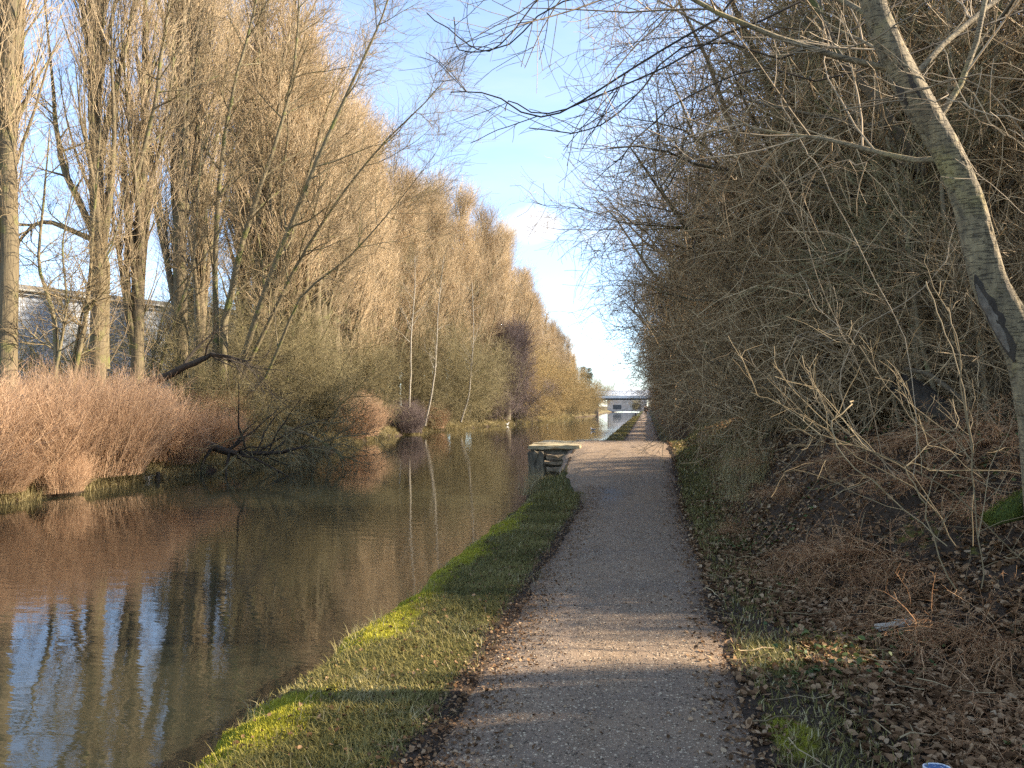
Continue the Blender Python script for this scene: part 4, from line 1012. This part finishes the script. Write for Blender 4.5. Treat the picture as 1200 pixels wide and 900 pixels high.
n = 3200; y = dens_y(r, n, 2.6, 16, 1.8); x = .50 + r.normal(0, .12, n); leaves(mb, x, y, np.maximum(H(x, y), path_z(x, y)) + .006, r.uniform(.010, .036, n), r, .35)
tag(mb.obj('leaf_litter', M['leaf']), kind='stuff')
# ivy and ground plants in the litter
mb = MB(); n = 4200; y = dens_y(r, n, 3.0, 10, 1.5); x = r.uniform(.8, 3.6, n); ok = fbm(x * 1.6 + 90, y * 1.6, 3) > .56 + .10 * r.random(n); x, y = x[ok], y[ok]
leaves(mb, x, y, H(x, y) + r.uniform(.02, .07, len(x)), r.uniform(.025, .05, len(x)), r, .4)
tag(mb.obj('ground_ivy_leaves', M['ivy']), kind='stuff')
# chippings on the path
mb = MB(); n = 15000; y = dens_y(r, n, 2.5, 12, 2.0); x = r.uniform(-1.05, .58, n); rr_ = r.random(n)
sz = r.uniform(.0025, .0075, n); oct_ = np.array([[1, 0, 0], [-.9, .2, 0], [0, 1, .1], [.1, -1, 0], [0, 0, .7], [0, 0, -.6]])
V = oct_[None] * r.uniform(.6, 1.4, (n, 6, 3)) * sz[:, None, None] + np.stack([x, y, path_z(x, y) + .002], 1)[:, None]
tri = np.array([[0, 2, 4], [2, 1, 4], [1, 3, 4], [3, 0, 4], [2, 0, 5], [1, 2, 5], [3, 1, 5], [0, 3, 5]])
mb.add(V, ((np.arange(n) * 6)[:, None, None] + tri[None]).reshape(-1, 3), np.repeat(rr_, 6))
tag(mb.obj('gravel', M['stone_bit'], None, False), kind='stuff')
# twigs fallen in the litter
mb = MB(); n = 170; y = dens_y(r, n, 2.6, 12, 1.8); x = r.uniform(.45, 3.6, n); a = r.random(n) * 6.28; Ln = r.uniform(.08, .5, n)
K = 5; s = np.linspace(-.5, .5, K)
Px = x[:, None] + np.cos(a)[:, None] * s * Ln[:, None] + r.normal(0, .01, (n, K)); Py = y[:, None] + np.sin(a)[:, None] * s * Ln[:, None] + r.normal(0, .01, (n, K))
mb.tubes(np.stack([Px, Py, H(Px, Py) + .02 + r.uniform(0, .03, (n, K))], -1), np.linspace(.0036, .0018, K)[None] * r.uniform(.6, 1.5, n)[:, None], 5 - 1)
tag(mb.obj('fallen_twig_litter', M['ash_twig']), kind='stuff')
# dry growth along the far waterline
mb = MB(); n = 60000; y = dens_y(r, n, 6, 130, 1.9); x = Lbank(y) + .08 - 1.25 * r.random(n) ** 1.5
ok = fbm(y * .7, x * .7, 3) > .34; x, y = x[ok], y[ok]
blades(mb, x, y, H(x, y) - .02, r.uniform(.12, .55, len(x)), .006 + .00010 * y, r, .9, .8)
tag(mb.obj('bank_grass', M['bank_grass']), kind='stuff')

# dead bracken clumps on the bank
def bracken_mesh(seed, n=80, L=.72):
    r = np.random.default_rng(seed); mb = MB()
    a = r.random(n) * 6.283; bx = r.normal(0, .26, n); base = np.stack([bx, r.normal(0, .34, n), .75 * np.clip(bx, -.3, .3) * 0 - .02], 1)
    d = np.stack([np.cos(a) * .7 - .65, np.sin(a) * .8 - .2, r.uniform(.15, .95, n)], 1); d = nrm(d); K = 7; out = [base]; pos = base
    for k in range(K - 1):
        d = nrm(d + r.normal(0, .09, (n, 3)) - [0, 0, .20]); pos = pos + d * (L * r.uniform(.7, 1.2, n) / (K - 1))[:, None]; out.append(pos)
    P = np.stack(out, 1); R = np.repeat(np.linspace(.004, .0015, K)[None], n, 0); mb.tubes(P, R, 3)
    B, BR = grow(r, P, R, 15, .2, 1, .10, (45, 80), 4, (0, 0, -.12), .14, .8, .0014, .0032, .5); mb.tubes(B, BR, 3)
    return mb.mesh('bracken_fronds')
BRK = [bracken_mesh(31 + k) for k in range(3)]
blab = ['russet bracken clump low on the bank nearest the path', 'russet bracken clump below the pale crooked shoots', 'big russet bracken heap at mid bank under the leaning trunk', 'russet bracken at the foot of the leaning trunk',
        'russet bracken heap beside the mossy log', 'rust-orange bracken clump down by the near leaf litter', 'second rust-orange bracken clump by the near leaf litter', 'russet bracken behind the mossy log',
        'faded bracken clump high under the thorn trees', 'faded bracken clump on the slope past the shoots', 'russet bracken tuft between the shoots and the log', 'faded small bracken clump beside the dry grass', 'bracken tuft at the foot of the slope below the big heap', 'thin bracken tuft low on the slope nearer the path', 'bracken fronds sprawled in front of the mossy log',
        'bracken fronds spilling down above the bleached wood', 'bracken fronds under the fanned pale shoots', 'faint bracken tuft at the edge of the dry grass', 'bracken fronds hanging beside the leaning trunk base']
for k, (u, v, Yd, s) in enumerate([(925, 565, 7.6, .6), (985, 592, 7.2, .75), (1045, 622, 6.9, .85), (1165, 560, 6.6, .75), (1105, 590, 7.0, .75), (1148, 748, 4.0, .42), (1192, 762, 3.8, .42), (1185, 530, 6.9, .8),
                                   (1130, 520, 7.4, .8), (935, 560, 9.0, .6), (1060, 592, 6.6, .6), (900, 545, 11.0, .55),
                                   (1010, 640, 6.2, .6), (960, 640, 7.0, .5), (1120, 650, 5.6, .7), (1165, 690, 4.7, .6), (1010, 560, 7.8, .7), (870, 560, 10.0, .5), (1190, 640, 5.2, .7)]):
    p = at(u, v, Yd); z = float(H(p[0], p[1]))
    t = thing('bracken_clump', blab[k], 'bracken', (p[0], p[1], z), RNG.uniform(-.7, .7), (s * RNG.uniform(.9, 1.3), s, s * RNG.uniform(.7, 1)), 'dead bracken on the embankment')
    link('fronds', BRK[k % 3], M['bracken'], t)
# tall dry grass tufts
def tuft_mesh(seed, n=260):
    r = np.random.default_rng(seed); mb = MB(); blades(mb, r.normal(0, .16, n), r.normal(0, .16, n), np.zeros(n) - .02, r.uniform(.35, .95, n), .0035 + 0 * np.zeros(n), r, .8, .7, 5); return mb.mesh('grass_blades')
TFT = [tuft_mesh(41), tuft_mesh(42)]
for k in range(15):
    y = 10.6 + k * .36 + r.normal(0, .3); x = foot(y) + .30 + .95 * r.random(); x = float(x)
    near = y < 13.4
    t = thing('grass_tuft', 'tall pale dry grass tuft on the bank beside the flat stretch of path' if near else 'tall pale dry grass tuft on the bank beside the stone-edged rise', 'grass tuft', (x, y, float(H(x, y))), k * .9, r.uniform(.5, .85), 'dry grass before the rise' if near else 'dry grass beside the rise')
    link('blades', TFT[k % 2], M['dry_grass'], t)
for k, (x, y) in enumerate([(-2.05, 13.6), (-2.1, 14.4), (-1.95, 15.2), (-2.1, 15.9)]):
    t = thing('grass_tuft', 'withered grass tuft at the water edge in front of the stone wharf', 'grass tuft', (x, y, float(H(x, y))), k, .55, 'withered tufts before the wharf')
    link('blades', TFT[k % 2], M['dry_grass'], t)

# logs and odds and ends on the embankment
def log(name, label, pts, rd, mat, cat='log'):
    b = np.asarray(pts[0]); P = spline(np.asarray(pts) - b, 16); q = np.interp(np.linspace(0, 1, 16), np.linspace(0, 1, len(rd)), rd)
    mb = MB(); lumpy(mb, P, q, 16, .12, len(label))
    o = mb.obj(name, mat); o.location = b; tag(o, label, cat); return o
ml = log('mossy_log', 'bright green mossy log on the bank under the leaning trunk', [at(1158, 612, 5.0), at(1180, 602, 5.0), at(1204, 592, 5.05), at(1240, 575, 5.1)], [.03, .055, .07, .08], M['log_moss'])
rr2 = np.random.default_rng(8); mv = np.array([v.co for v in ml.data.vertices]); mn = np.array([v.normal for v in ml.data.vertices])
sel_ = rr2.integers(0, len(mv), 9000); sel_ = sel_[mn[sel_, 2] > -.2]; pp = mv[sel_] + rr2.normal(0, .012, (len(sel_), 3))
mb = MB(); blades(mb, pp[:, 0], pp[:, 1], pp[:, 2] - .004, rr2.uniform(.012, .03, len(pp)), .0016 + 0 * pp[:, 0], rr2, 1.3, .8, 3)
mb.obj('moss', rnd_mat('log_pelt', [(0, (.05, .06, .010)), (.6, (.12, .135, .02)), (1, (.22, .22, .04))], .8, .2, .15), ml)
log('fallen_log', 'dark rotten log with a mossy top among the hazel poles', [at(1050, 448, 8.6), at(1075, 462, 8.6), at(1098, 480, 8.5), at(1140, 505, 8.4)], [.10, .14, .12, .08], M['dead_bark'])
log('fallen_branch', 'thin greenish branch slanting above the dark rotten log', [at(1060, 432, 8.2), at(1090, 440, 8.2), at(1120, 462, 8.1), at(1140, 478, 8.1)], [.02, .025, .02, .012], M['thorn_bark'], 'branch')
def on_ground(u, v):
    p = ground_at(u, v, .05)
    for _ in range(4): p = ground_at(u, v, float(H(p[0], p[1])))
    return p
p = on_ground(1048, 739)
wood_at = p.copy()
p = on_ground(1098, 910)
bm = bmesh.new(); bmesh.ops.create_circle(bm, cap_ends=True, radius=.055, segments=48)
t = thing('tin_lid', 'round blue lid with a white rim lying in the leaf litter', 'lid', (p[0], p[1], p[2] + .035), .4, 1, None, (rad(-8), 0))
def disc(rad_o, rad_i, z0, z1, n=48):
    a = np.linspace(0, 2 * math.pi, n, endpoint=False); mb = MB()
    ring = lambda q, z: np.stack([q * np.cos(a), q * np.sin(a), np.full(n, z)], 1)
    V = np.vstack([ring(rad_o, z0), ring(rad_o, z1), ring(max(rad_i, 1e-4), z1 + (.0 if rad_i else .002)), ring(max(rad_i, 1e-4), z0)])
    i = np.arange(n); j = (i + 1) % n; F = []
    for q in range(3): F.append(np.stack([q * n + i, q * n + j, (q + 1) * n + j, (q + 1) * n + i], 1))
    mb.add(V, np.vstack(F)); return mb
bm.free()
blue, nb, bb = new_mat('blue_enamel'); nn = noise(nb, coords(nb), 70, 4, .6)
nb.links.new(ramp(nb, nn, [(.60, (.055, .125, .27)), (.68, (.62, .66, .70))]), bb.inputs['Base Color']); bb.inputs['Roughness'].default_value = .4
disc(.049, 0, -.004, .004).obj('disc', blue, t, False)
disc(.055, .0485, -.006, .007).obj('rim', plain_mat('white_enamel', (.70, .71, .72), (.80, .81, .82), 20, .4, 0), t, False)

# ------------------------------------------------------------------ stone wharf at the rise
cz = .70
wh = thing('stone_wharf', 'stone-edged wharf at the rise in the towpath with stepped coping', 'wharf', (-2.3, 18.6, 0))
def rough_block(c, s, seed, amp=.02):
    bm = bmesh.new(); bmesh.ops.create_cube(bm, size=1)
    bmesh.ops.scale(bm, vec=s, verts=bm.verts); bmesh.ops.bevel(bm, geom=bm.edges[:], offset=min(s) * .12, segments=2, affect='EDGES')
    bmesh.ops.subdivide_edges(bm, edges=[e for e in bm.edges if e.calc_length() > .12], cuts=3, use_grid_fill=True)
    rr = np.random.default_rng(seed)
    for v in bm.verts: v.co += Vector(rr.normal(0, amp * .35, 3)); v.co += Vector(c)
    return bm
def bm_obj(name, bms, mat, parent):
    me = bpy.data.meshes.new(name); out = bmesh.new()
    for b in bms:
        tmp = bpy.data.meshes.new('tmp'); b.to_mesh(tmp); out.from_mesh(tmp); b.free(); bpy.data.meshes.remove(tmp)
    out.to_mesh(me); out.free(); me.polygons.foreach_set('use_smooth', [False] * len(me.polygons))
    return link(name, me, mat, parent)
bm_obj('retaining_wall', [rough_block((.16, .35, .05), (.62, 3.2, 1.16), 3, .05), rough_block((-.10, -1.15, .02), (.30, .5, 1.12), 4, .05), rough_block((.20, -1.0, .0), (1.14, .5, 1.2), 5, .05)], M['wall_stone'], wh)
for k, (x, y, z, sx, sy) in enumerate([(.22, -.88, .665, 1.20, .80), (.20, -.02, .675, 1.18, .84), (.22, .85, .665, 1.16, .82), (.20, 1.62, .63, 1.1, .66)]):
    bm_obj('coping_stone', [rough_block((x, y, z), (sx, sy, .07), 10 + k, .035)], M['coping'], wh)
for k, (x, y, z, sx, sy) in enumerate([(.40, -1.28, .46, .74, .30), (.36, -1.36, .33, .62, .36), (.30, -1.44, .19, .52, .44)]):
    bm_obj('step', [rough_block((x + .06 * (-1) ** k, y, z), (sx - .1 * k % .2, sy, .08), 20 + k, .05)], M['step_stone'], wh)
bm_obj('step_wall', [rough_block((.46, -1.7, -.22), (.34, 1.3, .50), 33, .04)], M['wall_stone'], wh)
st = bm_obj('loose_stone', [rough_block((0, 0, 0), (.55, .3, .10), 41, .03)], M['coping'], None); st.location = at(688, 517, 20.3); st.location.z = .66; tag(st, 'flat pale stone lying at the back of the wharf', 'stone')
wp = bm_obj('driftwood_piece', [rough_block((0, 0, 0), (.26, .055, .028), 51, .012), rough_block((.10, .03, .008), (.15, .03, .022), 52, .010)], M['pale_wood'], None)
wp.location = wood_at + np.array([0, 0, .035]); wp.rotation_euler = (.25, -.08, .25); tag(wp, 'bleached pale piece of split wood lying at the end of the sunlit strip', 'wood')
# lip of pale grit along the crest, ivory where the sun catches it, is the path itself

# ------------------------------------------------------------------ person on the path far off
def skin_body(name, nodes, edges, mat, parent, sub=1):
    me = bpy.data.meshes.new(name); me.from_pydata([n[0] for n in nodes], edges, [])
    o = link(name, me, mat, parent)
    sk = o.modifiers.new('skin', 'SKIN'); o.modifiers.new('sub', 'SUBSURF').levels = sub; o.modifiers['sub'].render_levels = sub
    for v, n in zip(me.skin_vertices[0].data, nodes): v.radius = n[1] if isinstance(n[1], tuple) else (n[1], n[1])
    me.skin_vertices[0].data[0].use_root = True
    return o
skin = plain_mat('skin', (.45, .28, .20), (.52, .33, .25), 10, .6, 0); cloth = plain_mat('dark_cloth', (.012, .012, .014), (.03, .03, .034), 30, .9, .002); denim = plain_mat('dark_trousers', (.015, .017, .024), (.03, .033, .045), 30, .9, .002); hair = plain_mat('hair', (.02, .013, .008), (.04, .025, .015), 40, .7, .002)
gp = ground_at(757, 489, .02)
pn = thing('person', 'person in dark clothes walking along the towpath towards the bridge', 'person', (gp[0], gp[1], .015), rad(8))
nodes = [((0, 0, .95), (.13, .10)), ((0, .0, 1.15), (.14, .10)), ((0, .01, 1.38), (.16, .10)), ((0, .01, 1.50), (.06, .06)), ((0, .03, 1.58), (.075, .09)), ((0, .03, 1.70), (.075, .095)), ((0, .03, 1.77), (.05, .06)),
         ((-.19, 0, 1.42), .06), ((-.24, -.05, 1.15), .048), ((-.23, .06, .90), .036), ((-.225, .09, .80), .035), ((.19, 0, 1.42), .06), ((.24, .05, 1.15), .048), ((.23, .16, .92), .036), ((.225, .2, .83), .035),
         ((-.09, .02, .88), .09), ((-.10, .14, .50), .065), ((-.10, .12, .10), .045), ((-.10, .26, .04), .035), ((.09, -.02, .88), .09), ((.10, -.02, .50), .065), ((.10, -.22, .13), .045), ((.10, -.12, .04), .035)]
edges = [(0, 1), (1, 2), (2, 3), (3, 4), (4, 5), (5, 6), (2, 7), (7, 8), (8, 9), (9, 10), (2, 11), (11, 12), (12, 13), (13, 14), (0, 15), (15, 16), (16, 17), (17, 18), (0, 19), (19, 20), (20, 21), (21, 22)]
skin_body('body', nodes, edges, skin, pn, 2)
f = lambda ids, k: [(nodes[i][0], tuple(q * k for q in (nodes[i][1] if isinstance(nodes[i][1], tuple) else (nodes[i][1],) * 2))) for i in ids]
skin_body('jacket', f([0, 1, 2, 3, 7, 8, 9, 11, 12, 13], 1.22), [(0, 1), (1, 2), (2, 3), (2, 4), (4, 5), (5, 6), (2, 7), (7, 8), (8, 9)], cloth, pn, 2)
skin_body('trousers', f([0, 15, 16, 17, 19, 20, 21], 1.2), [(0, 1), (1, 2), (2, 3), (0, 4), (4, 5), (5, 6)], denim, pn, 2)
bm = bmesh.new(); bmesh.ops.create_uvsphere(bm, u_segments=16, v_segments=12, radius=.105)
for v in bm.verts: v.co = Vector((v.co.x * .92, v.co.y * 1.05 + .015, v.co.z * 1.0 + 1.72))
bmesh.ops.delete(bm, geom=[v for v in bm.verts if v.co.z < 1.66 and v.co.y > .03], context='VERTS')
bm_obj('hair', [bm], hair, pn)
bm = bmesh.new(); bmesh.ops.create_cone(bm, segments=12, radius1=.16, radius2=.13, depth=.5, cap_ends=True)
q = ground_at(744, 486.5, 0); o = bm_obj('mooring_bollard', [bm], cloth, None); o.location = (-1.75, 126, .22); tag(o, 'short dark mooring bollard on the grass edge near the walker', 'bollard')

# ------------------------------------------------------------------ birds on the water
def bird(label, name, u, v, s, c1, c2, rz):
    p = ground_at(u, v, WATER_Z)
    t = thing(name, label, 'bird', tuple(p), rz, s)
    body = skin_body('body', [((0, 0, .07), (.10, .085)), ((-.17, 0, .09), (.06, .05)), ((-.27, 0, .13), (.02, .015)), ((.13, 0, .09), (.075, .07)), ((.19, 0, .17), (.038, .035)), ((.21, 0, .24), (.045, .042)), ((.27, 0, .235), (.02, .018))],
                     [(0, 1), (1, 2), (0, 3), (3, 4), (4, 5), (5, 6)], c1, t, 2)
    bk = MB(); bk.tubes(np.array([[.27, 0, .235], [.335, 0, .222]]), np.array([.014, .004]), 6); bk.obj('beak', c2, t)
    w_ = MB()
    for sg in (-1, 1): w_.tubes(np.array([[.08, sg * .085, .10], [-.06, sg * .10, .12], [-.2, sg * .05, .14], [-.32, sg * .01, .15]]), np.array([.03, .04, .025, .005]), 6)
    w_.obj('wings', c2 if name == 'gull' else c1, t)
white = plain_mat('white_feather', (.74, .74, .72), (.84, .84, .82), 20, .7, 0); grey = plain_mat('grey_feather', (.35, .36, .38), (.45, .46, .48), 20, .7, 0); blk = plain_mat('black_feather', (.012, .012, .013), (.03, .03, .03), 20, .6, 0)
bird('white gull swimming in open water off the end of the wharf', 'gull', 695, 504.5, 1.0, white, grey, 2.6)
bird('white gull floating close under the far bank bushes', 'gull', 593, 498.5, 1.25, white, grey, .3)
bird('black coot by the far bank below the golden willows', 'coot', 676, 488, 1.3, blk, white, .2)
